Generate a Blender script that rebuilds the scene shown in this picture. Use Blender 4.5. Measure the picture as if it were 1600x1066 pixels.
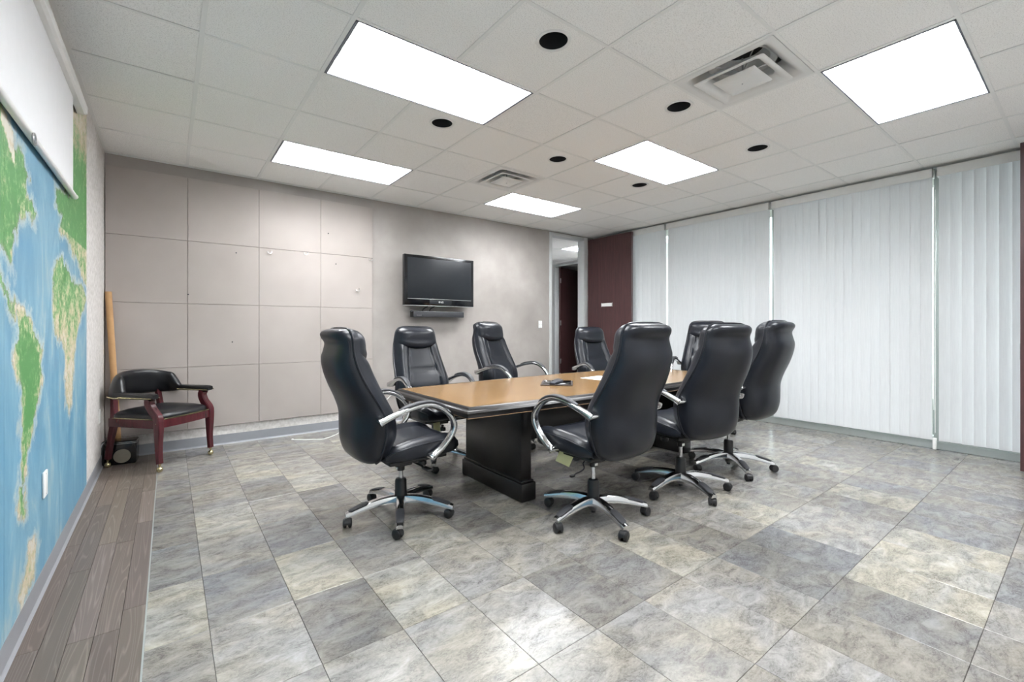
import bpy, bmesh, math, random
import numpy as np
from mathutils import Vector, Matrix, Euler

for o in list(bpy.data.objects): bpy.data.objects.remove(o, do_unlink=True)
scene = bpy.context.scene
COL = scene.collection
R = math.radians
PI = math.pi

# ------------------------------------------------------------------ camera, world, exposure
HC = 2.761                     # ceiling height
CAMZ = 1.195
cam = bpy.data.cameras.new('camera')
cam_o = bpy.data.objects.new('camera', cam); COL.objects.link(cam_o)
cam.sensor_width = 36.0
cam.lens = 696.6 / 1600 * 36.0
cam.shift_x = (800 - 783.48) / 1600
cam.shift_y = -(533 - 511.3) / 1600
cam.clip_start = 0.02
cam_o.location = (0, 0, CAMZ)
cam_o.rotation_euler = (R(90), 0, R(-36.7493))
scene.camera = cam_o

world = bpy.data.worlds.new('world'); scene.world = world; world.use_nodes = True
bg = world.node_tree.nodes['Background']
bg.inputs['Color'].default_value = (0.90, 0.95, 1.0, 1); bg.inputs['Strength'].default_value = 2.4

LAMP = 18.5                    # emission of the troffer lamps
scene.view_settings.view_transform = 'Standard'
scene.view_settings.look = 'None'
scene.view_settings.gamma = 1.0
scene.view_settings.use_curve_mapping = False
scene.view_settings.exposure = 1.22

# ------------------------------------------------------------------ materials
def lin(c):
    c = c / 255.0
    return c / 12.92 if c <= 0.04045 else ((c + 0.055) / 1.055) ** 2.4
def rgb(r, g, b): return (lin(r), lin(g), lin(b), 1.0)

class NT:
    def __init__(s, name):
        s.m = bpy.data.materials.new(name); s.m.use_nodes = True
        s.t = s.m.node_tree; s.n = s.t.nodes; s.l = s.t.links
        s.b = s.n['Principled BSDF']; s.out = s.n['Material Output']
    def add(s, kind, **kw):
        n = s.n.new(kind)
        for k, v in kw.items(): setattr(n, k, v)
        return n
    def link(s, a, b): s.l.new(a, b)
    def noise(s, vec, scale, detail=4, rough=0.55, dist=0.0):
        n = s.add('ShaderNodeTexNoise'); n.inputs['Scale'].default_value = scale
        n.inputs['Detail'].default_value = detail; n.inputs['Roughness'].default_value = rough
        n.inputs['Distortion'].default_value = dist
        if vec is not None: s.link(vec, n.inputs['Vector'])
        return n.outputs['Fac']
    def ramp(s, fac, stops):
        n = s.add('ShaderNodeValToRGB'); e = n.color_ramp.elements
        while len(e) < len(stops): e.new(0.5)
        for i, (p, c) in enumerate(stops):
            e[i].position = p; e[i].color = c if len(c) == 4 else (*c, 1)
        s.link(fac, n.inputs['Fac']); return n.outputs['Color']
    def mix(s, fac, a, b, mode='MIX'):
        n = s.add('ShaderNodeMix', data_type='RGBA', blend_type=mode)
        for sock, v in ((n.inputs[0], fac), (n.inputs[6], a), (n.inputs[7], b)):
            if hasattr(v, 'is_linked'): s.link(v, sock)
            else: sock.default_value = v
        return n.outputs[2]
    def math(s, op, a, b=None, c=None):
        n = s.add('ShaderNodeMath', operation=op)
        for i, v in enumerate((a, b, c)):
            if v is None: continue
            if hasattr(v, 'is_linked'): s.link(v, n.inputs[i])
            else: n.inputs[i].default_value = v
        return n.outputs[0]
    def mapping(s, vec, scale=(1, 1, 1), loc=(0, 0, 0), rot=(0, 0, 0)):
        n = s.add('ShaderNodeMapping'); s.link(vec, n.inputs['Vector'])
        n.inputs['Scale'].default_value = scale; n.inputs['Location'].default_value = loc; n.inputs['Rotation'].default_value = rot
        return n.outputs[0]
    def pos(s): return s.add('ShaderNodeNewGeometry').outputs['Position']
    def objc(s): return s.add('ShaderNodeTexCoord').outputs['Object']
    def bump(s, h, strength=0.2, dist=0.01):
        n = s.add('ShaderNodeBump'); n.inputs['Strength'].default_value = strength; n.inputs['Distance'].default_value = dist
        s.link(h, n.inputs['Height']); s.link(n.outputs[0], s.b.inputs['Normal'])
    def col(s, c): 
        if hasattr(c, 'is_linked'): s.link(c, s.b.inputs['Base Color'])
        else: s.b.inputs['Base Color'].default_value = c
    def set(s, rough=None, metal=None, spec=None):
        if rough is not None: s.b.inputs['Roughness'].default_value = rough
        if metal is not None: s.b.inputs['Metallic'].default_value = metal
        if spec is not None: s.b.inputs['Specular IOR Level'].default_value = spec
        return s

def plain(name, c, rough=0.5, metal=0.0, spec=0.5, var=0.06, scale=18, bump=0.0, bscale=200):
    k = NT(name); k.set(rough, metal, spec)
    p = k.objc(); f = k.noise(p, scale, 3)
    lo = tuple(max(0, x * (1 - var)) for x in c[:3]); hi = tuple(min(1, x * (1 + var)) for x in c[:3])
    k.col(k.ramp(f, [(0.3, lo), (0.7, hi)]))
    if bump: k.bump(k.noise(p, bscale, 2), bump, 0.002)
    return k.m

M = {}
# painted, faux-plaster wall (mottled)
k = NT('mottled_plaster'); k.set(0.62); p = k.pos()
a = k.noise(p, 1.5, 5, 0.55, 0.15); b = k.noise(p, 7, 5, 0.65)
c = k.ramp(a, [(0.30, rgb(142, 136, 132)), (0.5, rgb(156, 150, 146)), (0.72, rgb(172, 166, 162))])
c = k.mix(k.math('MULTIPLY', b, 0.30), c, rgb(150, 141, 134)); k.col(c); k.bump(k.noise(p, 60, 3), 0.12, 0.003); M['plaster'] = k.m
# pale wallpaper of the left wall
k = NT('pale_wallpaper'); k.set(0.7); p = k.pos()
a = k.noise(p, 30, 5, 0.65); c = k.ramp(a, [(0.35, rgb(192, 187, 183)), (0.65, rgb(218, 214, 211))]); k.col(c)
k.bump(k.noise(p, 120, 3), 0.2, 0.002); M['wallpaper'] = k.m
# fabric panel
k = NT('panel_fabric'); k.set(0.9, spec=0.2); p = k.pos()
w1 = k.add('ShaderNodeTexWave'); w1.inputs['Scale'].default_value = 160; w1.bands_direction = 'Z'; k.link(p, w1.inputs['Vector'])
w2 = k.add('ShaderNodeTexWave'); w2.inputs['Scale'].default_value = 160; w2.bands_direction = 'X'; k.link(p, w2.inputs['Vector'])
wv = k.math('ADD', w1.outputs['Fac'], w2.outputs['Fac'])
c = k.ramp(k.noise(p, 1.3, 3), [(0.3, rgb(160, 152, 147)), (0.7, rgb(170, 162, 157))]); k.col(c); k.bump(wv, 0.06, 0.001); M['fabric'] = k.m
M['base_vinyl'] = plain('grey_vinyl_base', rgb(140, 142, 147), 0.38, var=0.03)
M['white_paint'] = plain('white_paint', rgb(228, 228, 226), 0.45, var=0.02)
M['white_plastic'] = plain('white_plastic', rgb(238, 238, 236), 0.35, var=0.01)
M['screen_vinyl'] = plain('screen_vinyl', rgb(236, 236, 238), 0.6, var=0.01)
M['alu'] = plain('anodised_aluminium', rgb(176, 182, 180), 0.4, 0.55, var=0.03)
M['jamb'] = plain('jamb_paint', rgb(196, 198, 198), 0.4, var=0.02)
M['chrome'] = plain('polished_aluminium', rgb(205, 206, 208), 0.16, 1.0, var=0.04, scale=8)
M['steel'] = plain('brushed_steel', rgb(190, 190, 190), 0.3, 1.0)
M['brass'] = plain('antique_brass', rgb(190, 178, 140), 0.22, 1.0)
M['blackplastic'] = plain('black_plastic', rgb(30, 30, 32), 0.42, var=0.1)
M['padplastic'] = plain('dark_grey_plastic', rgb(50, 51, 55), 0.5, var=0.1, bump=0.3, bscale=500)
M['gloss_black'] = plain('gloss_black', rgb(18, 19, 22), 0.12)
M['screen_glass'] = plain('tv_panel', rgb(30, 33, 37), 0.42, spec=0.25)
M['dark'] = plain('dark_interior', rgb(28, 28, 32), 0.8)
M['subfloor'] = plain('subfloor', rgb(60, 58, 55), 0.9)
M['tube'] = plain('cardboard_tube', rgb(188, 148, 102), 0.6, var=0.08, scale=9)
M['paper'] = plain('white_paper', rgb(240, 240, 238), 0.7, var=0.01)
M['tag'] = plain('pale_yellow_tag', rgb(198, 198, 150), 0.7, var=0.05)
M['navy'] = plain('remote_plastic', rgb(48, 52, 64), 0.4)
M['dialgrey'] = plain('dial_plastic', rgb(128, 122, 108), 0.5)
M['duct'] = plain('white_enamel', rgb(222, 222, 220), 0.35, var=0.02)
M['brown_leather'] = plain('brown_cover', rgb(52, 40, 36), 0.4)
# black leather of the chairs
k = NT('black_leather'); k.set(0.33, spec=0.38); p = k.objc()
c = k.ramp(k.noise(p, 6, 4), [(0.3, rgb(18, 21, 28)), (0.7, rgb(27, 30, 38))]); k.col(c)
v = k.add('ShaderNodeTexVoronoi'); v.inputs['Scale'].default_value = 260; k.link(p, v.inputs['Vector'])
h = k.math('ADD', k.math('MULTIPLY', v.outputs['Distance'], 0.35), k.noise(k.mapping(p, (1, 1, 2.2)), 9, 4, 0.5))
k.bump(h, 0.10, 0.005); M['leather'] = k.m
k = NT('black_vinyl'); k.set(0.33); p = k.objc(); k.col(k.ramp(k.noise(p, 8), [(0.3, rgb(17, 18, 21)), (0.7, rgb(25, 26, 30))])); k.bump(k.noise(p, 300, 2), 0.08, 0.002); M['vinyl'] = k.m
# woods
def wood(name, dark, light, sc, rough, along='X', bump=0.05):
    k = NT(name); k.set(rough); p = k.objc()
    s = {'X': (0.35, 6, 6), 'Y': (6, 0.35, 6), 'Z': (6, 6, 0.3)}[along]
    mp = k.mapping(p, tuple(x * sc for x in s))
    a = k.noise(mp, 2.2, 6, 0.62, 0.7); b = k.noise(mp, 11, 3, 0.5)
    f = k.math('ADD', k.math('MULTIPLY', a, 0.75), k.math('MULTIPLY', b, 0.25))
    k.col(k.ramp(f, [(0.32, dark), (0.52, tuple((x + y) / 2 for x, y in zip(dark, light))), (0.68, light)]))
    if bump: k.bump(f, bump, 0.003)
    return k.m
M['oak'] = wood('honey_oak', rgb(112, 86, 54), rgb(140, 109, 71), 1.0, 0.2, 'X', 0.01)
M['ebony'] = wood('ebonised_wood', rgb(22, 20, 20), rgb(34, 31, 31), 1.0, 0.3, 'X', 0.02)
M['wornedge'] = plain('worn_wood_edge', rgb(150, 116, 82), 0.5, var=0.4, scale=30)
M['mahogany'] = wood('mahogany', rgb(56, 18, 24), rgb(86, 30, 37), 2.0, 0.25, 'Z', 0.02)
M['doorwood'] = wood('dark_cherry_veneer', rgb(62, 38, 39), rgb(88, 56, 56), 3.0, 0.42, 'Z', 0.02)
# plank strip
k = NT('grey_oak_plank'); k.set(0.42); p = k.pos(); oi = k.add('ShaderNodeObjectInfo')
off = k.add('ShaderNodeVectorMath', operation='ADD'); k.link(p, off.inputs[0]); 
cx = k.add('ShaderNodeCombineXYZ'); k.link(k.math('MULTIPLY', oi.outputs['Random'], 37.0), cx.inputs[0]); k.link(k.math('MULTIPLY', oi.outputs['Random'], 91.0), cx.inputs[1])
k.link(cx.outputs[0], off.inputs[1])
mp = k.mapping(off.outputs[0], (11, 1.0, 1))
ctr = k.noise(k.mapping(off.outputs[0], (13, 0.5, 1)), 1.3, 1.2, 0.4)
lines = k.math('FRACT', k.math('MULTIPLY', ctr, 15.0))
g = k.noise(k.mapping(off.outputs[0], (120, 3, 1)), 1.5, 4)
c = k.mix(k.math('MULTIPLY', k.ramp(lines, [(0.0, (1, 1, 1)), (0.20, (0, 0, 0)), (0.86, (0, 0, 0)), (1.0, (0.8, 0.8, 0.8))]), 0.40), rgb(112, 103, 97), rgb(176, 168, 160))
c = k.mix(k.math('MULTIPLY', g, 0.5), c, rgb(86, 77, 72)); c = k.mix(1.0, c, oi.outputs['Color'], 'MULTIPLY')
k.col(c); k.bump(g, 0.15, 0.002); M['plank'] = k.m
# vinyl slate tile: marbled, one tone per tile from the object colour
k = NT('slate_vinyl_tile'); p = k.pos(); oi = k.add('ShaderNodeObjectInfo')
off = k.add('ShaderNodeVectorMath', operation='ADD'); k.link(p, off.inputs[0])
cx = k.add('ShaderNodeCombineXYZ'); k.link(k.math('MULTIPLY', oi.outputs['Random'], 53.0), cx.inputs[0]); k.link(k.math('MULTIPLY', oi.outputs['Random'], 117.0), cx.inputs[1])
k.link(cx.outputs[0], off.inputs[1])
mp = k.mapping(off.outputs[0], (1.0, 2.0, 1), rot=(0, 0, R(37)))
n1 = k.noise(mp, 7, 8, 0.68, 0.9); n2 = k.noise(mp, 15, 8, 0.72, 1.2); n3 = k.noise(mp, 2.3, 3, 0.5, 0.5); n4 = k.noise(mp, 70, 4, 0.6, 0.4)
veins = k.ramp(k.math('ABSOLUTE', k.math('SUBTRACT', n2, 0.47)), [(0.0, (1, 1, 1)), (0.03, (0, 0, 0))])
veins = k.math('MULTIPLY', veins, k.ramp(n1, [(0.40, (1, 1, 1)), (0.62, (0.1, 0.1, 0.1))]))
c = k.ramp(n1, [(0.28, rgb(132, 130, 127)), (0.45, rgb(168, 165, 160)), (0.58, rgb(190, 187, 181)), (0.74, rgb(216, 213, 208))])
c = k.mix(k.math('MULTIPLY', k.ramp(n4, [(0.40, (0, 0, 0)), (0.66, (1, 1, 1))]), 0.28), c, rgb(222, 219, 214))
c = k.mix(k.math('MULTIPLY', veins, 0.62), c, rgb(86, 82, 78))
hue = k.ramp(n3, [(0.35, rgb(238, 242, 252)), (0.6, rgb(252, 248, 240))])
c = k.mix(0.7, c, hue, 'MULTIPLY'); c = k.mix(1.0, c, oi.outputs['Color'], 'MULTIPLY'); k.col(c)
rr = k.math('ADD', k.math('MULTIPLY', n2, 0.18), 0.14); k.link(rr, k.b.inputs['Roughness'])
k.bump(k.math('ADD', n1, k.math('MULTIPLY', veins, -0.3)), 0.08, 0.004); M['tile'] = k.m
# acoustic tile
k = NT('acoustic_tile'); k.set(0.9, spec=0.2); p = k.pos()
d = k.noise(p, 170, 3, 0.6); d2 = k.noise(p, 55, 3, 0.6)
spk = k.ramp(d, [(0.38, (1, 1, 1)), (0.48, (0, 0, 0))])
c = k.mix(k.math('MULTIPLY', spk, 0.55), rgb(246, 245, 243), rgb(200, 198, 196)); c = k.mix(k.math('MULTIPLY', d2, 0.14), c, rgb(226, 224, 221)); k.col(c)
k.bump(d, 0.25, 0.003); M['acoustic'] = k.m
M['tbar'] = plain('grid_enamel', rgb(232, 232, 230), 0.5, var=0.01)
# emitter
k = NT('fluorescent_lamp'); e = k.add('ShaderNodeEmission'); e.inputs['Color'].default_value = (0.965, 0.985, 1.0, 1); e.inputs['Strength'].default_value = LAMP
k.link(e.outputs[0], k.out.inputs['Surface']); M['lamp'] = k.m
M['louver'] = plain('louver_white', rgb(240, 241, 243), 0.4, var=0.01)
M['lightframe'] = plain('troffer_frame', rgb(120, 124, 134), 0.4, 0.4)
# blinds: diffuse + translucent
k = NT('blind_vane'); k.n.remove(k.b)
df = k.add('ShaderNodeBsdfDiffuse'); tr = k.add('ShaderNodeBsdfTranslucent'); mx = k.add('ShaderNodeMixShader')
p = k.pos(); c = k.ramp(k.noise(k.mapping(p, (40, 40, 2)), 3, 3), [(0.3, rgb(226, 224, 223)), (0.7, rgb(236, 234, 233))])
k.link(c, df.inputs['Color']); tr.inputs['Color'].default_value = rgb(226, 228, 232); mx.inputs[0].default_value = 0.42
k.link(df.outputs[0], mx.inputs[1]); k.link(tr.outputs[0], mx.inputs[2]); k.link(mx.outputs[0], k.out.inputs['Surface']); M['vane'] = k.m
# window glass
k = NT('window_glass'); k.n.remove(k.b)
tp = k.add('ShaderNodeBsdfTransparent'); tp.inputs['Color'].default_value = (0.88, 0.93, 0.91, 1)
gl = k.add('ShaderNodeBsdfGlossy'); gl.inputs['Roughness'].default_value = 0.02; mx = k.add('ShaderNodeMixShader'); mx.inputs[0].default_value = 0.07
k.link(tp.outputs[0], mx.inputs[1]); k.link(gl.outputs[0], mx.inputs[2]); k.link(mx.outputs[0], k.out.inputs['Surface']); M['glass'] = k.m
M['concrete'] = plain('concrete_paving', rgb(186, 184, 178), 0.9, var=0.08, scale=2)
M['shading_soffit'] = plain('stucco', rgb(190, 186, 178), 0.9)
# map print : "land" = signed distance in metres, "dry" = 0 green .. 1 tan, "ice"
k = NT('map_print'); k.set(0.42); p = k.pos()
la = k.add('ShaderNodeAttribute', attribute_name='land').outputs['Fac']; dr = k.add('ShaderNodeAttribute', attribute_name='dry').outputs['Fac']
fine = k.noise(p, 9, 8, 0.7); fine2 = k.noise(p, 38, 6, 0.7); big = k.noise(k.mapping(p, (1, 1.6, 0.6)), 2.6, 7, 0.66, 0.6)
sd = k.math('ADD', la, k.math('MULTIPLY', k.math('SUBTRACT', fine, 0.5), 0.26))
sea = k.ramp(big, [(0.30, rgb(84, 140, 172)), (0.45, rgb(98, 148, 174)), (0.56, rgb(118, 162, 182)), (0.68, rgb(164, 182, 182))])
shelf = k.ramp(sd, [(0.0, (0, 0, 0)), (1.0, (1, 1, 1))])
sh = k.add('ShaderNodeMapRange'); k.link(sd, sh.inputs[0]); sh.inputs[1].default_value = -0.045; sh.inputs[2].default_value = -0.01
sea = k.mix(k.math('MULTIPLY', sh.outputs[0], 0.8), sea, rgb(178, 192, 190))
dd = k.math('ADD', dr, k.math('MULTIPLY', k.math('SUBTRACT', fine2, 0.5), 1.7)); dd = k.math('ADD', dd, k.math('MULTIPLY', k.math('SUBTRACT', fine, 0.5), 1.9))
landc = k.ramp(dd, [(0.15, rgb(78, 140, 78)), (0.38, rgb(112, 162, 100)), (0.58, rgb(176, 180, 142)), (0.74, rgb(200, 182, 148)), (0.95, rgb(206, 200, 186))])
lm = k.add('ShaderNodeMapRange'); k.link(sd, lm.inputs[0]); lm.inputs[1].default_value = -0.004; lm.inputs[2].default_value = 0.004
edge = k.ramp(k.math('ABSOLUTE', sd), [(0.0, (1, 1, 1)), (0.012, (0, 0, 0))])
c = k.mix(lm.outputs[0], sea, landc); c = k.mix(k.math('MULTIPLY', edge, 0.45), c, rgb(128, 112, 84))
marks = k.ramp(k.noise(p, 46, 2, 0.5), [(0.24, (1, 1, 1)), (0.28, (0, 0, 0))]); c = k.mix(k.math('MULTIPLY', marks, 0.35), c, rgb(70, 84, 92))
k.col(c); M['map'] = k.m

# ------------------------------------------------------------------ mesh helpers
class MB:
    """collects geometry for ONE mesh object"""
    def __init__(s): s.bm = bmesh.new(); s.bev = False
    def box(s, x0, x1, y0, y1, z0, z1, bevel=0.0, seg=2, mat=None):
        g = bmesh.ops.create_cube(s.bm, size=1.0); vs = g['verts']
        for v in vs: v.co = Vector(((x0 + x1) / 2 + v.co.x * (x1 - x0), (y0 + y1) / 2 + v.co.y * (y1 - y0), (z0 + z1) / 2 + v.co.z * (z1 - z0)))
        if bevel:
            s.bev = True
            es = list({e for v in vs for e in v.link_edges})
            r = bmesh.ops.bevel(s.bm, geom=es, offset=bevel, segments=seg, profile=0.5, affect='EDGES', clamp_overlap=True)
            vs = list({v for f in r['faces'] for v in f.verts} | {v for v in vs if v.is_valid})
        if mat is not None: bmesh.ops.transform(s.bm, matrix=mat, verts=[v for v in vs if v.is_valid])
        return s
    def rings(s, rows, close_u=True, cap0=True, cap1=True):
        """rows: list of lists of points"""
        vr = [[s.bm.verts.new(p) for p in row] for row in rows]
        n = len(vr[0])
        for a, b in zip(vr, vr[1:]):
            for i in range(n if close_u else n - 1):
                j = (i + 1) % n
                try: s.bm.faces.new((a[i], a[j], b[j], b[i]))
                except ValueError: pass
        if close_u and cap0: s.bm.faces.new(vr[0][::-1])
        if close_u and cap1: s.bm.faces.new(vr[-1])
        return s
    def tube(s, pts, r, n=10, closed=False, flat=None):
        """r number or list; flat = (w, h) profile half sizes with up vector"""
        pts = [Vector(p) for p in pts]; N = len(pts)
        rs = r if isinstance(r, (list, tuple)) else [r] * N
        rows = []; prev = None
        for i, p in enumerate(pts):
            if closed: t = (pts[(i + 1) % N] - pts[i - 1]).normalized()
            else: t = (pts[min(i + 1, N - 1)] - pts[max(i - 1, 0)]).normalized()
            if prev is None:
                ref = Vector((0, 0, 1)) if abs(t.z) < 0.9 else Vector((1, 0, 0))
                a = t.cross(ref).normalized()
            else: a = (prev - t * prev.dot(t)).normalized()
            prev = a; b = t.cross(a)
            ca, cb = (rs[i], rs[i])
            if flat: ca, cb = rs[i] * flat[0], rs[i] * flat[1]
            row = []
            for q in range(n):
                an = 2 * PI * q / n; cc, ss = math.cos(an), math.sin(an)
                if flat:
                    e = 0.55; cc = math.copysign(abs(cc) ** e, cc); ss = math.copysign(abs(ss) ** e, ss)
                row.append(p + a * cc * ca + b * ss * cb)
            rows.append(row)
        if closed: rows.append(rows[0]); 
        return s.rings(rows, True, not closed, not closed)
    def lathe(s, prof, n=24, c=(0, 0, 0), axis='Z', cap=True):
        rows = []
        for r, z in prof:
            row = []
            for q in range(n):
                an = 2 * PI * q / n; x, y = r * math.cos(an), r * math.sin(an)
                v = {'Z': (x, y, z), 'X': (z, x, y), 'Y': (y, z, x)}[axis]
                row.append(Vector(v) + Vector(c))
            rows.append(row)
        return s.rings(rows, True, cap, cap)
    def ball(s, c, r, sc=(1, 1, 1), u=12, v=8):
        g = bmesh.ops.create_uvsphere(s.bm, u_segments=u, v_segments=v, radius=r)
        for w in g['verts']: w.co = Vector((w.co.x * sc[0], w.co.y * sc[1], w.co.z * sc[2])) + Vector(c)
        return s
    def prism(s, poly, z0, z1):
        a = [s.bm.verts.new((x, y, z0)) for x, y in poly]; b = [s.bm.verts.new((x, y, z1)) for x, y in poly]
        n = len(poly); s.bm.faces.new(a[::-1]); s.bm.faces.new(b)
        for i in range(n): s.bm.faces.new((a[i], a[(i + 1) % n], b[(i + 1) % n], b[i]))
        return s
    def xf(s, m): bmesh.ops.transform(s.bm, matrix=m, verts=s.bm.verts[:]); return s
    def mesh(s, name, mat, smooth=True, angle=40):
        bmesh.ops.recalc_face_normals(s.bm, faces=s.bm.faces[:])
        me = bpy.data.meshes.new(name); s.bm.to_mesh(me); s.bm.free()
        if smooth:
            me.polygons.foreach_set('use_smooth', [True] * len(me.polygons))
            me.set_sharp_from_angle(angle=R(min(angle, 24) if s.bev else angle))
        if mat: me.materials.append(M[mat])
        return me
    def build(s, name, mat, parent=None, smooth=True, angle=40, loc=None, rot=None):
        return obj(name, s.mesh(name, mat, smooth, angle), parent, loc, rot)

def obj(name, me, parent=None, loc=None, rot=None):
    o = bpy.data.objects.new(name, me); COL.objects.link(o)
    if parent: o.parent = parent
    if loc: o.location = loc
    if rot: o.rotation_euler = rot
    return o
def tag(o, label, cat, group=None):
    o['label'] = label; o['category'] = cat
    if group: o['group'] = group
    return o
def thing(name, label, cat, loc=(0, 0, 0), rz=0, group=None):
    o = bpy.data.objects.new(name, None); COL.objects.link(o); o.location = loc; o.rotation_euler = (0, 0, rz)
    o.empty_display_size = 0.1
    return tag(o, label, cat, group)
def struct(o): o['kind'] = 'structure'; return o
def stuff(o): o['kind'] = 'stuff'; return o
def copy_tree(o, parent=None):
    c = o.copy(); COL.objects.link(c); c.parent = parent
    for ch in o.children: copy_tree(ch, c)
    return c
def spline(pts, n):
    """Catmull-Rom through pts -> n samples"""
    P = np.array(pts, float); m = len(P); out = []
    for i in range(n):
        t = i / (n - 1) * (m - 1); k_ = min(int(t), m - 2); f = t - k_
        p0, p1, p2, p3 = P[max(k_ - 1, 0)], P[k_], P[k_ + 1], P[min(k_ + 2, m - 1)]
        out.append(0.5 * (2 * p1 + (p2 - p0) * f + (2 * p0 - 5 * p1 + 4 * p2 - p3) * f * f + (3 * p1 - p0 - 3 * p2 + p3) * f ** 3))
    return [tuple(map(float, q)) for q in out]

# ------------------------------------------------------------------ room shell
XL, XR, YF, YB = -0.46, 6.06, -0.53, 5.34
DX0, DX1, DTOP = 4.955, 5.85, 2.745       # doorway in the back wall (outer frame)
TOP = HC + 0.20
floor = struct(MB().box(XL - .1, 10.3, YF - .1, 10.1, -0.12, -0.004).build('floor', 'subfloor', smooth=False))
ceiling = struct(MB().box(XL - .1, 6.3, YF - .1, YB + .06, TOP, TOP + .08).build('ceiling', 'white_paint', smooth=False))
wall_left = struct(MB().box(XL - .12, XL, YF - .1, YB + .12, 0, TOP).build('wall_left', 'wallpaper', smooth=False))
wall_front = struct(MB().box(XL - .1, XR + .1, YF - .12, YF, 0, TOP).build('wall_front', 'white_paint', smooth=False))
wb = MB().box(XL - .1, DX0, YB, YB + .12, 0, TOP).box(DX1, 6.3, YB, YB + .12, 0, TOP).box(DX0, DX1, YB, YB + .12, DTOP, TOP)
wall_back = struct(wb.build('wall_back', 'plaster', smooth=False))
wr = MB().box(XR, XR + .12, YF - .1, YB, HC - 0.03, TOP).box(XR - .03, XR + .12, YF - .1, YB, 0, .075, .004)
wall_right = struct(wr.build('wall_right', 'alu', smooth=False))

# fabric panels on the back wall (4 x 4)
PX = [XL + .004, 0.149, 0.767, 1.392, 2.001]; PZ = [0.195, 0.805, 1.422, 2.037, 2.653]
random.seed(4)
for i in range(4):
    for j in range(4):
        w, h_ = PX[i + 1] - PX[i] - .003, PZ[j + 1] - PZ[j] - .003
        t = 0.026 + random.uniform(-.0015, .0015)
        MB().box(PX[i] + .002, PX[i] + .002 + w, YB - t, YB - .001, PZ[j] + .002, PZ[j] + .002 + h_, .0015, 1).build('panel', 'fabric', wall_back, smooth=False)
# pale wallpaper band showing under the panels
MB().box(XL + .003, 2.0, YB - .003, YB, 0.10, 0.20).build('wallpaper_band', 'wallpaper', wall_back, smooth=False)
# baseboards: cove vinyl profile
def baseboard(name, p0, p1, inward):
    prof = [(0, 0), (.014, 0), (.010, .006), (.005, .014), (.004, .10), (.001, .103), (0, .103)]
    a, b = Vector((*p0, 0)), Vector((*p1, 0)); n = Vector((*inward, 0))
    return struct(MB().rings([[q + n * d + Vector((0, 0, z)) for d, z in prof] for q in (a, b)]).build(name, 'base_vinyl', smooth=False))
baseboard('baseboard_left', (XL, YF), (XL, YB), (1, 0))
baseboard('baseboard_back', (XL, YB), (DX0, YB), (0, -1))
baseboard('baseboard_front', (XL, YF), (4.7, YF), (0, 1))

# ---- doorway 1 (back wall) with frame, open leaf; second leaf at the right edge
f = MB().box(DX0, DX0 + .055, YB - .015, YB + .135, 0, DTOP, .003).box(DX1 - .09, DX1, YB - .015, YB + .135, 0, DTOP, .003).box(DX0 + .055, DX1 - .09, YB - .015, YB + .135, DTOP - .05, DTOP, .003)
trim1 = struct(f.build('trim_1', 'jamb'))
MB().box(DX0 + .055, DX0 + .068, YB + .05, YB + .075, 0, DTOP - .05).build('door_stop', 'jamb', trim1, smooth=False)
def door_leaf(name, x0, y0, y1, plate=False):
    d = struct(MB().box(x0, x0 + .045, y0, y1, .012, 2.71, .002).build(name, 'doorwood', smooth=False))
    return d
d1 = door_leaf('door_1', 5.862, 4.42, 5.325)
for z in (.25, .95, 1.7, 2.5):
    MB().lathe([(.008, z - .05), (.008, z + .05)], 10, (5.858, 5.332, 0)).build('hinge', 'steel', d1)
pl = MB().box(5.853, 5.862, 4.79, 5.02, 1.541, 1.595, .002).build('nameplate', 'white_plastic', d1)
for yy in (4.786, 5.016): MB().box(5.850, 5.862, yy, yy + .008, 1.534, 1.602, .002).build('plate_holder', 'steel', pl)
for xs, nx in ((5.862, -1), (5.907, 1)):
    hd = MB().lathe([(.026, 0), (.026, .008 * nx)], 16, (xs, 4.49, 1.0), 'X').tube([(xs, 4.49, 1.0), (xs + .045 * nx, 4.49, 1.0), (xs + .05 * nx, 4.52, 1.0), (xs + .05 * nx, 4.60, 1.0)], .009, 8)
    hd.build('door_handle', 'steel', d1)
d2 = door_leaf('door_2', 5.61, -.525, .385)
MB().box(5.62, 5.645, .384, .388, .93, 1.06, .001).build('latch_plate', 'steel', d2, smooth=False)
MB().lathe([(.026, 0), (.026, -.008)], 16, (5.61, .32, 1.0), 'X').tube([(5.61, .32, 1.0), (5.565, .32, 1.0), (5.56, .29, 1.0), (5.56, .21, 1.0)], .009, 8).build('door_handle', 'steel', d2)

# ---- windows on the right: four bays, frame + pane
bays = [YF, .95, 2.425, 3.87, YB]
for n in range(4):
    y0, y1 = bays[n], bays[n + 1]
    fr = MB()
    fr.box(XR, XR + .10, y0 if n else y0, y0 + .025, .075, HC - .03, .002).box(XR, XR + .10, y1 - .025, y1, .075, HC - .03, .002)
    fr.box(XR, XR + .10, y0 + .025, y1 - .025, .075, .115, .002).box(XR, XR + .10, y0 + .025, y1 - .025, HC - .08, HC - .03, .002)
    w = struct(fr.build('window_%d' % (n + 1), 'alu'))
    MB().box(XR + .045, XR + .055, y0 + .025, y1 - .025, .115, HC - .08).build('pane', 'glass', w, smooth=False)

# ---- outside the windows
struct(MB().box(6.25, 30, -14, 5.4, -.25, -.12).build('pavement', 'concrete', smooth=False))
struct(MB().box(6.20, 7.7, -6, 5.4, 2.95, 3.2).build('shading_soffit', 'shading_soffit', smooth=False))  # overhang added out of view to darken the upper part of the blinds

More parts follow.
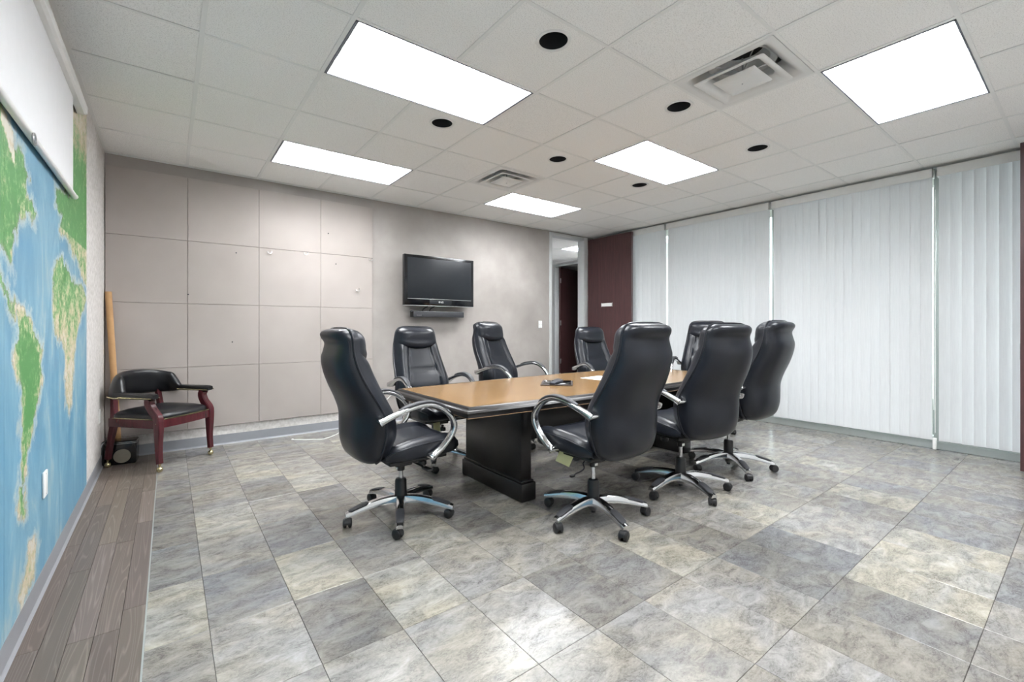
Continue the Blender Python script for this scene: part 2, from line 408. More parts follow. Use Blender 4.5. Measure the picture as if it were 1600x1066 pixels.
# ---- rooms seen through the doorway
hall = MB().box(4.3, 4.4, YB + .12, 9.6, 0, TOP).box(4.3, 10.1, 9.5, 9.6, 0, TOP).box(10.0, 10.1, 6.4, 9.6, 0, TOP).box(7.8, 10.1, 6.3, 6.4, 0, TOP)
hall.box(7.7, 7.8, YB + .12, 7.16, 0, TOP).box(7.7, 7.8, 8.12, 9.6, 0, TOP).box(7.7, 7.8, 7.16, 8.12, 2.74, TOP).box(6.25, 7.8, YB + .02, YB + .12, 0, TOP)
struct(hall.build('wall_hall', 'white_paint', smooth=False))
hc = struct(MB().box(4.3, 10.1, YB + .06, 9.6, TOP, TOP + .08).build('ceiling_hall', 'white_paint', smooth=False))
f = MB().box(7.675, 7.82, 7.16, 7.22, 0, 2.74, .003).box(7.675, 7.82, 8.06, 8.12, 0, 2.74, .003).box(7.675, 7.82, 7.22, 8.06, 2.69, 2.74, .003)
struct(f.build('trim_2', 'jamb'))
d3 = struct(MB().box(0, .91, -.045, 0, .012, 2.68, .002).build('door_3', 'doorwood', smooth=False, loc=(7.80, 8.045, 0), rot=(0, 0, R(14))))
for z in (.35, 1.3, 2.35): MB().box(-.02, .03, -.052, -.04, z - .06, z + .06, .003).build('hinge', 'steel', d3)
MB().box(4.4, 10.0, YB + .06, 9.5, -.004, 0).build('carpet', 'base_vinyl', floor, smooth=False)

# ------------------------------------------------------------------ floor: vinyl tiles and plank strip
TX0, TPX, TY0, TPY = 0.13, 0.3075, 0.272, 0.4575
def tile_mesh(w, l, name, mat):
    c = .0012; g = .0007
    b = MB(); x, y = w / 2 - g, l / 2 - g
    rows = [[(-x, -y, -.004), (x, -y, -.004), (x, y, -.004), (-x, y, -.004)], [(-x, -y, -.0012), (x, -y, -.0012), (x, y, -.0012), (-x, y, -.0012)],
            [(-x + c, -y + c, 0), (x - c, -y + c, 0), (x - c, y - c, 0), (-x + c, y - c, 0)]]
    return b.rings(rows, True, False, True).mesh(name, mat, smooth=False)
TONE = {'y': (.625, .614, .57), 'd': (.40, .396, .393), 'b': (.42, .429, .447), 'm': (.505, .499, .488), 'l': (.575, .568, .556), 'g': (.46, .455, .447), 'w': (.465, .448, .426)}
# tones read off the photograph: (column, row) -> tone; column 0 is the cut one beside the planks
KNOWN = {}
def tone(col, s, r0):
    for i, ch in enumerate(s): KNOWN[(col, r0 + i)] = ch
tone(0, 'llmmybddgmm', 0); tone(1, 'mlmlbmymmmd', 0); tone(2, 'llldybmdymm', 0); tone(3, 'dllymwdylgm', 0); tone(4, 'mllmymlmdmm', 0)
tone(5, 'mmdmdmmgmym', 0); tone(6, 'lldmymgdmlm', 0); tone(7, 'gmymdlmgmmd', 0); tone(8, 'dbgdmmlgmdm', 0); tone(9, 'yblgmydmmgm', 0)
tone(10, 'ylymdmbmlmm', 0); tone(11, 'ylgmymmdmlm', 0); tone(12, 'bglmbymmgmm', 0); tone(13, 'byglmmymbmm', 0); tone(14, 'gbmymlgmmym', 0)
tone(15, 'bmylgmmymmm', 0); tone(16, 'mgmlmygmmmm', 0); tone(17, 'mbgmlmmgmmm', 0); tone(18, 'mmglmmgmmmm', 0); tone(19, 'mgmmlmmmmmm', 0)
rnd = random.Random(11)
full = tile_mesh(TPX, TPY, 'floor_tile', 'tile'); cut = {}
def put_tile(x0, x1, y0, y1, t, name='floor_tile', mat='tile', me=None):
    w, l = round(x1 - x0, 4), round(y1 - y0, 4)
    if me is None:
        if (w, l, mat) not in cut: cut[(w, l, mat)] = tile_mesh(w, l, name, mat)
        me = cut[(w, l, mat)]
    o = obj(name, me, floor, ((x0 + x1) / 2, (y0 + y1) / 2, 0)); v = rnd.uniform(.95, 1.05)
    o.color = (t[0] * v, t[1] * v, t[2] * v, 1)
    return o
XW = -0.075
colx = [XW, TX0] + [TX0 + TPX * i for i in range(1, 21)]; colx = [x for x in colx if x < XR - .06] + [XR - .03]
rowy = [YF] + [TY0 - TPY] + [TY0 + TPY * i for i in range(0, 12) if TY0 + TPY * i < YB - .02] + [YB]
for ci in range(len(colx) - 1):
    for ri in range(len(rowy) - 1):
        r = ri - 2
        t = KNOWN.get((ci, r)) or rnd.choice('mmmlglybd')
        x0, x1, y0, y1 = colx[ci], colx[ci + 1], rowy[ri], rowy[ri + 1]
        isfull = abs(x1 - x0 - TPX) < 1e-3 and abs(y1 - y0 - TPY) < 1e-3
        put_tile(x0, x1, y0, y1, TONE[t], me=full if isfull else None)
# planks
xs = [XL, -.385, -.3085, -.2315, -.1545, XW]
ends = [[YF, .35, 1.35, 2.35, 3.35, 4.35, YB], [YF, .0, .98, 1.98, 2.98, 3.98, 4.9, YB], [YF, .3, 1.28, 2.32, 3.27, 4.28, YB], [YF, .6, 1.3, 2.32, 3.24, 4.25, YB], [YF, .45, 1.45, 2.46, 3.5, 4.15, YB]]
for i in range(5):
    for a, b in zip(ends[i], ends[i][1:]):
        tv = rnd.uniform(.78, 1.12); put_tile(xs[i], xs[i + 1], a, b, (tv, tv * rnd.uniform(.95, 1), tv * rnd.uniform(.90, .98)), 'floor_plank', 'plank')
MB().box(XW - .003, XW + .003, YF, YB, -.003, .0008).build('transition_strip', 'alu', floor, smooth=False)

# ------------------------------------------------------------------ suspended ceiling
GX0, GY0, GT = 0.1435, 0.4226, 0.6096
gx = [XL] + [GX0 + GT * i for i in range(0, 10)] + [XR]        # lines (index 1 = i0)
gy = [YF] + [GY0 + GT * j for j in range(-1, 9) if YF + .05 < GY0 + GT * j < YB - .03] + [YB]
def gi(i): return GX0 + GT * i
def gj(j): return GY0 + GT * j
LIGHTS = [(i, j) for i in (1, 5) for j in (0, 3, 6)]            # each covers 2 cells in X
VENTS = [(4, 1), (4, 5)]
CANS = [(1.690, 1.787), (2.910, 1.787), (4.135, 1.787), (1.686, 3.02), (2.912, 3.02), (4.165, 3.03)]
def cell_state(xc, yc):
    i = math.floor((xc - GX0) / GT); j = math.floor((yc - GY0) / GT)
    for a, b in LIGHTS:
        if j == b and i in (a, a + 1): return 'light'
    if (i, j) in VENTS: return 'vent'
    return None
def plain_tile(w, l):
    x, y = w / 2 - .003, l / 2 - .003; c = .004
    return MB().rings([[(-x + c, -y + c, 0), (x - c, -y + c, 0), (x - c, y - c, 0), (-x + c, y - c, 0)], [(-x, -y, .003), (x, -y, .003), (x, y, .003), (-x, y, .003)],
                       [(-x, -y, .016), (x, -y, .016), (x, y, .016), (-x, y, .016)]]).mesh('ceiling_tile', 'acoustic', smooth=False)
def holed_tile(w, l, hx, hy, r):
    x, y = w / 2 - .003, l / 2 - .003; n = 40; inner, outer = [], []
    angs = sorted([2 * PI * q / n for q in range(n)] + [math.atan2(sy * y - hy, sx * x - hx) % (2 * PI) for sx in (-1, 1) for sy in (-1, 1)])
    for an in angs:
        c, s_ = math.cos(an), math.sin(an); tt = []
        if abs(c) > 1e-9: tt.append(((x if c > 0 else -x) - hx) / c)
        if abs(s_) > 1e-9: tt.append(((y if s_ > 0 else -y) - hy) / s_)
        t = min(v for v in tt if v > 0); outer.append((hx + c * t, hy + s_ * t)); inner.append((hx + c * r, hy + s_ * r))
    b = MB(); z0, z1 = 0, .016
    rows = [[(p[0], p[1], z) for p in L] for L, z in ((inner, z1), (inner, z0), (outer, z0), (outer, z1))]
    return b.rings(rows, True, False, False).mesh('ceiling_tile', 'acoustic', smooth=False)
tcache = {}; ZT = HC + .004
for a, b in zip(gx, gx[1:]):
    for c, d in zip(gy, gy[1:]):
        xc, yc = (a + b) / 2, (c + d) / 2
        if cell_state(xc, yc): continue
        w, l = round(b - a, 4), round(d - c, 4)
        hole = [q for q in CANS if a < q[0] < b and c < q[1] < d]
        if hole: me = holed_tile(w, l, hole[0][0] - xc, hole[0][1] - yc, .083)
        else:
            if (w, l) not in tcache: tcache[(w, l)] = plain_tile(w, l)
            me = tcache[(w, l)]
        obj('ceiling_tile', me, ceiling, (xc, yc, ZT + rnd.uniform(-.0012, .0012)))
# T-bars: runners along Y, cross tees along X, interrupted by the light fixtures
def bar(x0, x1, y0, y1, hw=.012):
    if x0 == x1: MB().box(x0 - hw, x0 + hw, y0, y1, HC, HC + .0035).box(x0 - .0015, x0 + .0015, y0, y1, HC + .003, HC + .03).build('t_bar', 'tbar', ceiling, smooth=False)
    else: MB().box(x0, x1, y0 - hw, y0 + hw, HC + .0002, HC + .0032).box(x0, x1, y0 - .0015, y0 + .0015, HC + .003, HC + .03).build('t_bar', 'tbar', ceiling, smooth=False)
for x in gx[1:-1]:
    start = gy[0]
    for c, d in zip(gy, gy[1:]):
        inside = cell_state(x - .05, (c + d) / 2) == 'light' and cell_state(x + .05, (c + d) / 2) == 'light'
        if inside:
            if c > start: bar(x, x, start, c)
            start = d
    if gy[-1] > start: bar(x, x, start, gy[-1])
for y in gy[1:-1]: bar(gx[0], gx[-1], y, y, .0095)
for nm, bx in (('wall_angle', (XL, XL + .022, YF, YB)), ('wall_angle', (XL, XR, YB - .022, YB)), ('wall_angle', (XR - .022, XR, YF, YB)), ('wall_angle', (XL, XR, YF, YF + .022))):
    MB().box(*bx, HC, HC + .003).build(nm, 'tbar', ceiling, smooth=False)

# ---- troffers: housing, lamp, louver blades
def troffer(x0, y0, label, group='fluorescent troffers in the meeting room ceiling', w=2 * GT, l=GT):
    cx_, cy_ = x0 + w / 2, y0 + l / 2
    t = thing('ceiling_light', label, 'light', (cx_, cy_, HC), 0, group)
    W, L = w / 2 - .014, l / 2 - .011; rec = .085
    h = MB().box(-W, W, -L, L, rec, rec + .008)
    h.box(-W, -W + .004, -L, L, .0, rec).box(W - .004, W, -L, L, .0, rec).box(-W, W, -L, -L + .004, .0, rec).box(-W, W, L - .004, L, .0, rec)
    h.build('housing', 'louver', t, smooth=False)
    fr = MB(); 
    for q in ((-W, -W + .016, -L, L), (W - .016, W, -L, L), (-W, W, -L, -L + .008), (-W, W, L - .008, L)): fr.box(*q, -.001, .003)
    fr.build('frame', 'lightframe', t, smooth=False)
    MB().box(-W + .02, W - .02, -L + .016, L - .016, rec - .012, rec - .004).build('lamp_panel', 'lamp', t, smooth=False)
    iw, il = W - .016, L - .008
    for q in range(1, 6):
        x = -iw + 2 * iw * q / 6; MB().box(x - .002, x + .002, -il, il, .006, .056).build('louver_blade', 'louver', t, smooth=False)
    for q in range(1, 3):
        y = -il + 2 * il * q / 3; MB().box(-iw, iw, y - .002, y + .002, .0055, .0565).build('louver_blade', 'louver', t, smooth=False)
    return t
LL = {(1, 0): 'bright ceiling light panel nearest the projection screen and camera', (5, 0): 'large bright ceiling light panel at upper right beside the near air vent',
      (1, 3): 'large bright ceiling light panel at upper left between two downlights', (5, 3): 'bright ceiling light panel in the middle row, above the right end of table',
      (1, 6): 'bright ceiling light panel above the fabric wall panels', (5, 6): 'small-looking bright ceiling light panel nearest the doorway, beyond the far vent'}
for (i, j) in LIGHTS: troffer(gi(i), gj(j), LL[(i, j)])
troffer(6.29, 5.87, 'bright ceiling light panel in the room seen through the doorway', 'ceiling light beyond the doorway')
hct = MB().box(4.4, 6.28, YB + .12, 9.5, HC + .003, HC + .015).box(7.52, 7.7, YB + .12, 9.5, HC + .003, HC + .015).box(6.28, 7.52, 6.49, 9.5, HC + .003, HC + .015).box(6.28, 7.52, YB + .12, 5.86, HC + .003, HC + .015).box(7.8, 10, 6.4, 9.5, HC + .003, HC + .015)
hct.build('ceiling_panel', 'acoustic', hc, smooth=False)
for yy in (6.48, 7.09, 7.70, 8.31, 8.92): MB().box(4.4, 7.7, yy - .01, yy + .01, HC, HC + .0035).build('t_bar', 'tbar', hc, smooth=False)
for xx in (5.06, 5.67, 6.28, 7.52): MB().box(xx - .01, xx + .01, YB + .12, 9.5, HC + .0004, HC + .0034).build('t_bar', 'tbar', hc, smooth=False)

# ---- downlights
CL = ['black round recessed downlight left of the near air vent, close to big left light', 'black round recessed downlight between near air vent and middle light panel', 'black round recessed downlight right of middle light panel, towards the blinds',
      'black round recessed downlight just beyond the big left light panel', 'black round recessed downlight beside the far air vent', 'smallest black round downlight beyond the middle light panel, nearest doorway']
for (x, y), lb in zip(CANS, CL):
    t = thing('downlight', lb, 'downlight', (x, y, HC), 0, 'round recessed downlights')
    MB().lathe([(.078, .004), (.079, .0), (.094, -.002), (.097, .0035), (.084, .0045), (.083, .004), (.078, .004)], 40, cap=False).build('trim_ring', 'white_paint', t)
    MB().lathe([(.0785, .0035), (.074, .06), (.06, .12), (.045, .15)], 40, cap=False).rings([[(.045 * math.cos(2 * PI * q / 40), .045 * math.sin(2 * PI * q / 40), .15) for q in range(40)], [(0.001 * math.cos(2 * PI * q / 40), .001 * math.sin(2 * PI * q / 40), .15) for q in range(40)]], True, False, True).build('reflector', 'dark', t)
    MB().lathe([(.02, .145), (.022, .12), (.03, .10), (.028, .09), (.001, .085)], 16).build('bulb', 'padplastic', t)

# ---- air diffusers
def sq(h, z, r=.03, n=5):
    out = []
    for k_, (sx, sy) in enumerate(((1, 1), (-1, 1), (-1, -1), (1, -1))):
        for q in range(n):
            a = PI / 2 * k_ + PI / 2 * q / (n - 1); out.append((sx * (h - r) + r * math.cos(a), sy * (h - r) + r * math.sin(a), z))
    return out
def diffuser(i, j, label, drop):
    x, y = gi(i) + GT / 2, gj(j) + GT / 2
    t = thing('air_vent', label, 'vent', (x, y, HC), 0, 'square ceiling air diffusers')
    g = GT / 2 - .012
    MB().rings([sq(g, .004, .004), sq(g, -.002, .004), sq(g - .03, -.004, .02), sq(g - .05, .0, .03), sq(g - .10, .05, .04), sq(g - .115, .085, .05), sq(g - .115, .095, .05)], True, False, False).build('outer_frame', 'duct', t)
    MB().rings([sq(.21, -.012 - drop, .015), sq(.20, -.016 - drop, .015), sq(.165, -.002 - drop, .02), sq(.14, .03 - drop, .03), sq(.15, .034 - drop, .03), sq(.17, .004 - drop, .02), sq(.21, -.012 - drop, .015)], True, False, False).build('middle_cone', 'duct', t)
    MB().rings([sq(.125, -.012 - drop, .006), sq(.12, -.018 - drop, .006), sq(.07, -.024 - drop, .006), sq(.002, -.026 - drop, .0005)], True, True, True).build('centre_plate', 'duct', t)
    MB().ball((0, 0, -.027 - drop), .005).build('screw', 'steel', t)
    MB().lathe([(.19, .085), (.15, .10), (.12, .18)], 32, cap=False).build('duct_collar', 'duct', t)
    MB().lathe([(.13, .18), (.01, .182)], 32).build('damper', 'dark', t)
    for a in range(4):
        an = PI / 4 + a * PI / 2; MB().tube([(.02 * math.cos(an), .02 * math.sin(an), .05 - drop), (.17 * math.cos(an), .17 * math.sin(an), .08)], .004, 6).build('bracket', 'steel', t)
    b = MB().tube([(0, 0, -.02 - drop), (0, 0, .12)], .006, 8); b.build('stem', 'steel', t)
diffuser(4, 1, 'large square white air vent near the camera, between light panels', .012)
diffuser(4, 5, 'small-looking square air vent farther back, near the far light panel', .004)

# ------------------------------------------------------------------ left wall: world map, screen, plates
def ray_to_left(px, py, X=-.452):
    a = R(36.7493); u = (px - 783.48) / 696.6; v = (511.3 - py) / 696.6
    d = (math.sin(a) + u * math.cos(a), math.cos(a) - u * math.sin(a)); t = X / d[0]
    return (d[1] * t, CAMZ + v * t)
def poly4(L): return [ray_to_left(.328 * x, 150 + .328 * y) for x, y in L]
def poly5(L): return [ray_to_left(.328 * x, 480 + .328 * y) for x, y in L]
def poly9(L): return [ray_to_left(.287 * x, 760 + .287 * y) for x, y in L]
south_am = poly5([(85, 20), (120, 15), (150, 60), (195, 165), (206, 205), (200, 260), (205, 330), (190, 430), (175, 520), (160, 600), (150, 650), (135, 720), (124, 800), (122, 900), (128, 985), (118, 1020), (100, 1000), (95, 950), (95, 880), (103, 800), (108, 720), (105, 600), (110, 500), (106, 420), (85, 330), (74, 250), (78, 180), (92, 100), (86, 50)])
north_am = poly4([(-60, 60), (18, 55), (60, 190), (78, 240), (110, 250), (128, 330), (148, 400), (125, 430), (130, 480), (160, 490), (180, 560), (170, 592), (150, 560), (112, 560), (88, 620), (75, 700), (62, 760), (70, 830), (40, 770), (0, 712), (-60, 700)])
central = poly4([(-30, 780), (5, 860), (30, 880), (45, 930), (60, 1000), (95, 1040), (85, 1066), (55, 1040), (35, 970), (10, 905), (-30, 860)])
greenland = poly4([(10, 62), (50, 120), (80, 215), (72, 335), (60, 280), (40, 200), (15, 120)])
europe = poly4([(345, 60), (425, 40), (425, 925), (410, 900), (395, 860), (378, 800), (350, 740), (330, 690), (310, 660), (285, 645), (300, 572), (270, 525), (268, 440), (300, 440), (335, 470), (345, 300)])
africa = poly4([(280, 790), (300, 778), (320, 800), (335, 850), (362, 895), (392, 905), (412, 960), (405, 1010), (385, 1066), (372, 1120), (362, 1210), (352, 1360), (346, 1460), (331, 1528), (319, 1462), (316, 1390), (314, 1260), (300, 1158), (280, 1158), (265, 1122), (257, 1066), (260, 940), (256, 860)])
antarctic = poly9([(190, 270), (208, 330), (190, 500), (168, 565), (120, 650), (106, 600), (140, 480), (162, 350)])
def sdf(poly, Y, Z):
    P = np.array(poly); d = np.full(Y.shape, 1e9); ins = np.zeros(Y.shape, bool)
    for a, b in zip(P, np.roll(P, -1, 0)):
        e = b - a; w0, w1 = Y - a[0], Z - a[1]; t = np.clip((w0 * e[0] + w1 * e[1]) / max(e @ e, 1e-12), 0, 1)
        d = np.minimum(d, np.hypot(w0 - e[0] * t, w1 - e[1] * t))
        c = (a[1] <= Z) != (b[1] <= Z)
        with np.errstate(divide='ignore', invalid='ignore'): xx = a[0] + (Z - a[1]) * e[0] / e[1]
        ins ^= c & (Y < xx)
    return np.where(ins, d, -d)
mural = thing('world_map_mural', 'world map mural in blue, green and tan covering the left wall', 'map', (XL, 2.2, 0))
edges_y = [.32, 1.29, 2.26, 3.235, 4.20]; Z0, Z1 = .104, 2.70
for y0, y1 in zip(edges_y, edges_y[1:]):
    ny, nz = int((y1 - y0) / .0125), 210
    yy = np.linspace(y0 + .001, y1 - .001, ny); zz = np.linspace(Z0, Z1, nz); Yg, Zg = np.meshgrid(yy, zz)
    S = [sdf(p_, Yg, Zg) for p_ in (south_am, north_am, central, greenland, europe, africa, antarctic)]
    land = np.max(S, 0); land = np.where(Yg < 1.9, np.maximum(land, -0.3), land)
    dry = np.full(Yg.shape, .30)
    dry = np.where(S[0] > -.03, np.clip(.22 + (.06 - S[0]) * 6.0, .1, .85), dry)                    # tan rim, green core
    dry = np.where(S[5] > -.03, np.clip(.25 + (1.55 - Zg) * .9 + np.where(Zg > 1.78, .25, 0), .25, .8), dry)
    dry = np.where(S[4] > -.03, np.clip(.10 + np.where(Zg > 2.16, (Zg - 2.16) * 2.4, 0) + np.where(Zg < 1.72, .45, 0), .1, .8), dry)
    dry = np.where(S[3] > -.01, 1.05, dry); dry = np.where(S[6] > -.03, .80, dry); dry = np.where(S[1] > -.02, np.clip(.22 + (.05 - S[1]) * 3, .12, .6), dry)
    dry = np.where(S[3] > 0, 1.05, dry)
    vs = np.stack([np.full(Yg.size, 0.0), Yg.ravel() - 2.2, Zg.ravel()], 1); vs[:, 0] = .0035
    idx = np.arange(ny * nz).reshape(nz, ny); F = np.stack([idx[:-1, :-1], idx[:-1, 1:], idx[1:, 1:], idx[1:, :-1]], -1).reshape(-1, 4)
    # give the sheet a real back so that it has thickness
    me = bpy.data.meshes.new('map_strip'); me.from_pydata(vs.tolist(), [], F.tolist()); me.update()
    at = me.attributes.new('land', 'FLOAT', 'POINT'); at.data.foreach_set('value', land.ravel().astype(np.float32))
    at = me.attributes.new('dry', 'FLOAT', 'POINT'); at.data.foreach_set('value', dry.ravel().astype(np.float32))
    me.materials.append(M['map']); so = obj('map_strip', me, mural)
    md = so.modifiers.new('sheet', 'SOLIDIFY'); md.thickness = .0025; md.offset = 0
def wall_plate(name, label, cat, loc, rz, kind):
    t = thing(name, label, cat, loc, rz)
    MB().box(-.036, .036, -.008, 0, -.058, .058, .003).build('cover_plate', 'white_plastic', t)
    if kind == 'outlet':
        for z in (-.024, .024): MB().box(-.017, .017, -.011, -.006, z - .015, z + .015, .004).build('socket', 'white_paint', t)
    elif kind == 'switch':
        for x in (-.017, .017):
            MB().box(x - .006, x + .006, -.010, -.006, -.013, .013, .001).build('rocker', 'white_paint', t)
            MB().box(x - .003, x + .003, -.020, -.008, -.002, .008, .001).build('toggle', 'white_paint', t)
    for z in (-.045, .045) if kind != 'outlet' else (0,): MB().ball((0, -.008, z), .003, (1, .4, 1), 8, 6).build('screw', 'steel', t)
    return t
wall_plate('wall_outlet', 'white blank cover plate on the map below South America', 'outlet', (XL + .0055, 2.87, .482), R(90), 'blank')
wall_plate('wall_outlet', 'small white outlet low on the left wall behind the wooden armchair', 'outlet', (XL, 4.93, .46), R(90), 'outlet')
ls = wall_plate('light_switch', 'white light switch on the grey wall beside the doorway', 'switch', (4.76, YB, 1.238), 0, 'switch')
# projection screen
ps = thing('projection_screen', 'white roll-down projection screen hanging over the top of the map', 'screen', (-.425, 1.9, 1.94))
Ye, Yn = 3.73, .35
sec = [(-.022, -.030), (.012, -.030), (.024, -.020), (.026, .015), (.018, .030), (-.022, .030)]
hs = MB().rings([[(X_, y - 1.9, z + .59) for X_, z in sec] for y in (Yn, Ye - .01)]); hs.build('case', 'white_paint', ps, angle=25)
MB().rings([[(X_ * sc, y - 1.9, z * sc + .59) for X_, z in sec] for y, sc in ((Ye - .01, 1.06), (Ye, 1.06), (Ye + .006, .9))]).build('end_cap', 'white_plastic', ps, angle=25)
MB().box(-.0245, -.022, Yn - 1.9, Ye - .012 - 1.9, .557, .60).build('slot', 'dark', ps, smooth=False)
MB().box(-.0095, -.0085, Yn - 1.9 + .05, 3.48 - 1.9, .02, .60).build('screen_fabric', 'screen_vinyl', ps, smooth=False)
MB().tube([(-.009, Yn - 1.9 + .04, .008), (-.009, 3.53 - 1.9, .008)], .014, 16).build('bottom_bar', 'white_paint', ps)
MB().ball((-.009, 3.535 - 1.9, .008), .0165, (1, .6, 1)).build('bar_cap', 'white_plastic', ps)
ring = [(.008, 2.47 - 1.9 + .022 * math.cos(a), -.016 + .022 * math.sin(a)) for a in np.linspace(0, 2 * PI, 20)[:-1]]
MB().tube(ring, .004, 6, True).build('pull_ring', 'steel', ps)
for y in (1.3, 3.05): MB().box(-.03, -.004, y - 1.9 - .012, y - 1.9 + .012, .62, .68, .002).tube([(-.006, y - 1.9, .60), (-.006, y - 1.9, .69)], .004, 6).build('hanger_bracket', 'steel', ps)

# ------------------------------------------------------------------ back wall: TV, soundbar, hooks
tv = thing('television', 'black flat screen television mounted on the grey plaster wall', 'television', (2.872, YB, 1.48))
y0 = -.16
MB().box(-.515, .515, y0, y0 + .06, -.005, .635, .006).build('frame', 'gloss_black', tv)
MB().box(-.35, .35, y0 + .06, -.03, .12, .52, .01).build('rear_housing', 'blackplastic', tv)
MB().box(-.18, .18, -.04, 0, .2, .45, .004).build('wall_bracket', 'blackplastic', tv)
MB().box(-.472, .472, y0 - .003, y0 + .004, .085, .598, .001).build('screen', 'screen_glass', tv)
MB().box(-.472, .472, y0 - .004, y0 + .004, .074, .080, .001).build('silver_line', 'steel', tv)
MB().box(-.165, .165, y0 - .004, y0 + .002, .012, .066, .002).build('control_strip', 'screen_glass', tv)
MB().box(-.515, .515, y0 + .004, y0 + .05, -.014, -.004, .003).build('lower_trim', 'steel', tv)
lg = MB().lathe([(.0125, 0), (.0125, -.002)], 20, (-.022, y0 - .004, .043), 'Y').build('logo_disc', 'steel', tv)
def text_obj(txt, size, mat, parent, loc, rot):
    cu = bpy.data.curves.new('letters', 'FONT'); cu.body = txt; cu.size = size; cu.extrude = .0006; cu.align_x = 'LEFT'
    tmp = bpy.data.objects.new('tmp', cu); COL.objects.link(tmp); dg = bpy.context.evaluated_depsgraph_get()
    me = bpy.data.meshes.new_from_object(tmp.evaluated_get(dg)); bpy.data.objects.remove(tmp)
    me.materials.clear(); me.materials.append(M[mat]); return obj('lettering', me, parent, loc, rot)
text_obj('LG', .034, 'white_plastic', tv, (-.004, y0 - .0055, .031), (R(90), 0, 0))
sb = thing('soundbar', 'black soundbar on the wall right below the television', 'speaker', (2.872, YB, 1.325))
prof = [(-.125, .0), (-.13, .075), (-.06, .088), (-.03, .08), (-.03, 0)]
MB().rings([[(x, yy_, zz_) for yy_, zz_ in prof] for x in (-.375, .375)]).build('body', 'gloss_black', sb, angle=20)
MB().box(-.374, .374, -.1325, -.127, .002, .070, .001).build('grille', 'padplastic', sb)
MB().box(-.378, .378, -.132, -.06, .0725, .0765, .001).build('top_edge', 'steel', sb)
for i in range(4): MB().box(-.33 + i * .018, -.322 + i * .018, -.1345, -.132, .018, .026).build('indicator', 'steel', sb, smooth=False)
for x in (-.22, -.12): MB().tube([(x, -.05, .075), (x + .02, -.07, .115), (x + .08, -.06, .14)], .006, 6).build('cable', 'blackplastic', sb)
MB().box(-.2, .2, -.035, 0, .02, .07).build('mount', 'blackplastic', sb, smooth=False)
def hook(label, x, z):
    t = thing('wall_hook', label, 'hook', (x, YB - .028, z), 0, 'small metal hooks and nails in the fabric panels')
    MB().tube(spline([(-.018, -.002, .012), (-.017, -.012, -.008), (0, -.016, -.013), (.016, -.012, -.006), (.018, -.004, .016)], 12), .0035, 6).build('wire', 'steel', t)
    MB().ball((.018, -.003, .016), .005).build('pin', 'padplastic', t)
hook('small wire hook at a panel seam, leftmost of the four wire hooks', .868, 1.995)
hook('small wire hook on the third column of fabric panels, second of the four from left', 1.232, 2.015)
hook('small wire hook at the right edge of the fabric panels', 1.975, 2.015)
hook('lowest small wire hook, on the rightmost column of fabric panels', 1.815, 1.635)
def nail(label, x, z):
    t = thing('nail', label, 'nail', (x, YB - .026, z), 0, 'small metal hooks and nails in the fabric panels')
    MB().tube([(0, .01, 0), (0, -.012, .003)], .003, 6).build('shank', 'padplastic', t); MB().lathe([(.007, -.012), (.007, -.015)], 10, (0, 0, .003), 'Y').build('head', 'padplastic', t)
nail('tiny nail at the first vertical seam of the fabric panels', .153, 1.51)
nail('tiny nail on the second column of fabric panels, upper of two', .557, 1.955)
nail('tiny nail on the second column of fabric panels, lower of two', .523, 1.04)
nail('tiny nail on the top right fabric panel', 1.473, 2.27)
nail('tiny nail on the right column of panels, just below top seam', 1.559, 1.926)

# ------------------------------------------------------------------ vertical blinds
BXF = 6.0
def vane_mesh(h_, w=.089):
    n = 5; rows = []
    for z in (0, h_):
        fr = [(.5 * w * (2 * i / n - 1), .004 * (1 - (2 * i / n - 1) ** 2), z) for i in range(n + 1)]
        rows.append(fr + [(x, y - .0008, zz_) for x, y, zz_ in fr[::-1]])
    return MB().rings(rows).mesh('vane', 'vane', angle=50)
VH = 2.60; vmesh = vane_mesh(VH)
def blind(label, y0, y1, tilt, seed, wonky=()):
    t = thing('vertical_blind', label, 'blind', (BXF, (y0 + y1) / 2, .085), 0, 'vertical blinds along the window wall')
    hw = (y1 - y0) / 2; r_ = random.Random(seed)
    MB().box(-.055, -.050, -hw, hw, 2.565, 2.655, .001).box(-.055, .03, -hw, -hw + .005, 2.565, 2.655).box(-.055, .03, hw - .005, hw, 2.565, 2.655).box(-.055, .03, -hw, hw, 2.650, 2.655).build('valance', 'white_paint', t, smooth=False)
    MB().box(-.03, .012, -hw + .01, hw - .01, 2.60, 2.64, .002).build('head_rail', 'white_plastic', t)
    n = int(round((y1 - y0 - .01) / .079)); sp = (y1 - y0 - .03) / n
    for i in range(n):
        y = -hw + .015 + sp * (i + .5); a = tilt + r_.uniform(-5.0, 5.0) + (22 if i in wonky else 0)
        obj('vane', vmesh, t, (r_.uniform(-.003, .003), y, .005), (0, 0, R(90 + a)))
    return t
blind('vertical blind beside the open dark door, leftmost of the four', 3.889, 5.28, 24, 1)
b2_ = blind('vertical blind behind the far chair, second of four from the door', 2.442, 3.860, 9, 2, (4,))
b3_ = blind('widest, brightest vertical blind in the middle of the window wall', 0.964, 2.414, 6, 3)
b4_ = blind('vertical blind with widely stepped slats at the right edge of picture', -.50, .938, 17, 4)
for b_, yy in ((b2_, .71), (b3_, -.725), ):
    MB().tube([(.0, yy, 2.5), (.0, yy, .30)], .0025, 6).build('cord', 'white_plastic', b_)
MB().tube([(-.012, -.737, 2.45), (-.012, -.737, .08)], .003, 6).build('cord', 'white_plastic', b3_)
MB().box(-.035, -.005, -.75, -.72, -.08, .03, .006).build('cord_tensioner', 'white_plastic', b3_)

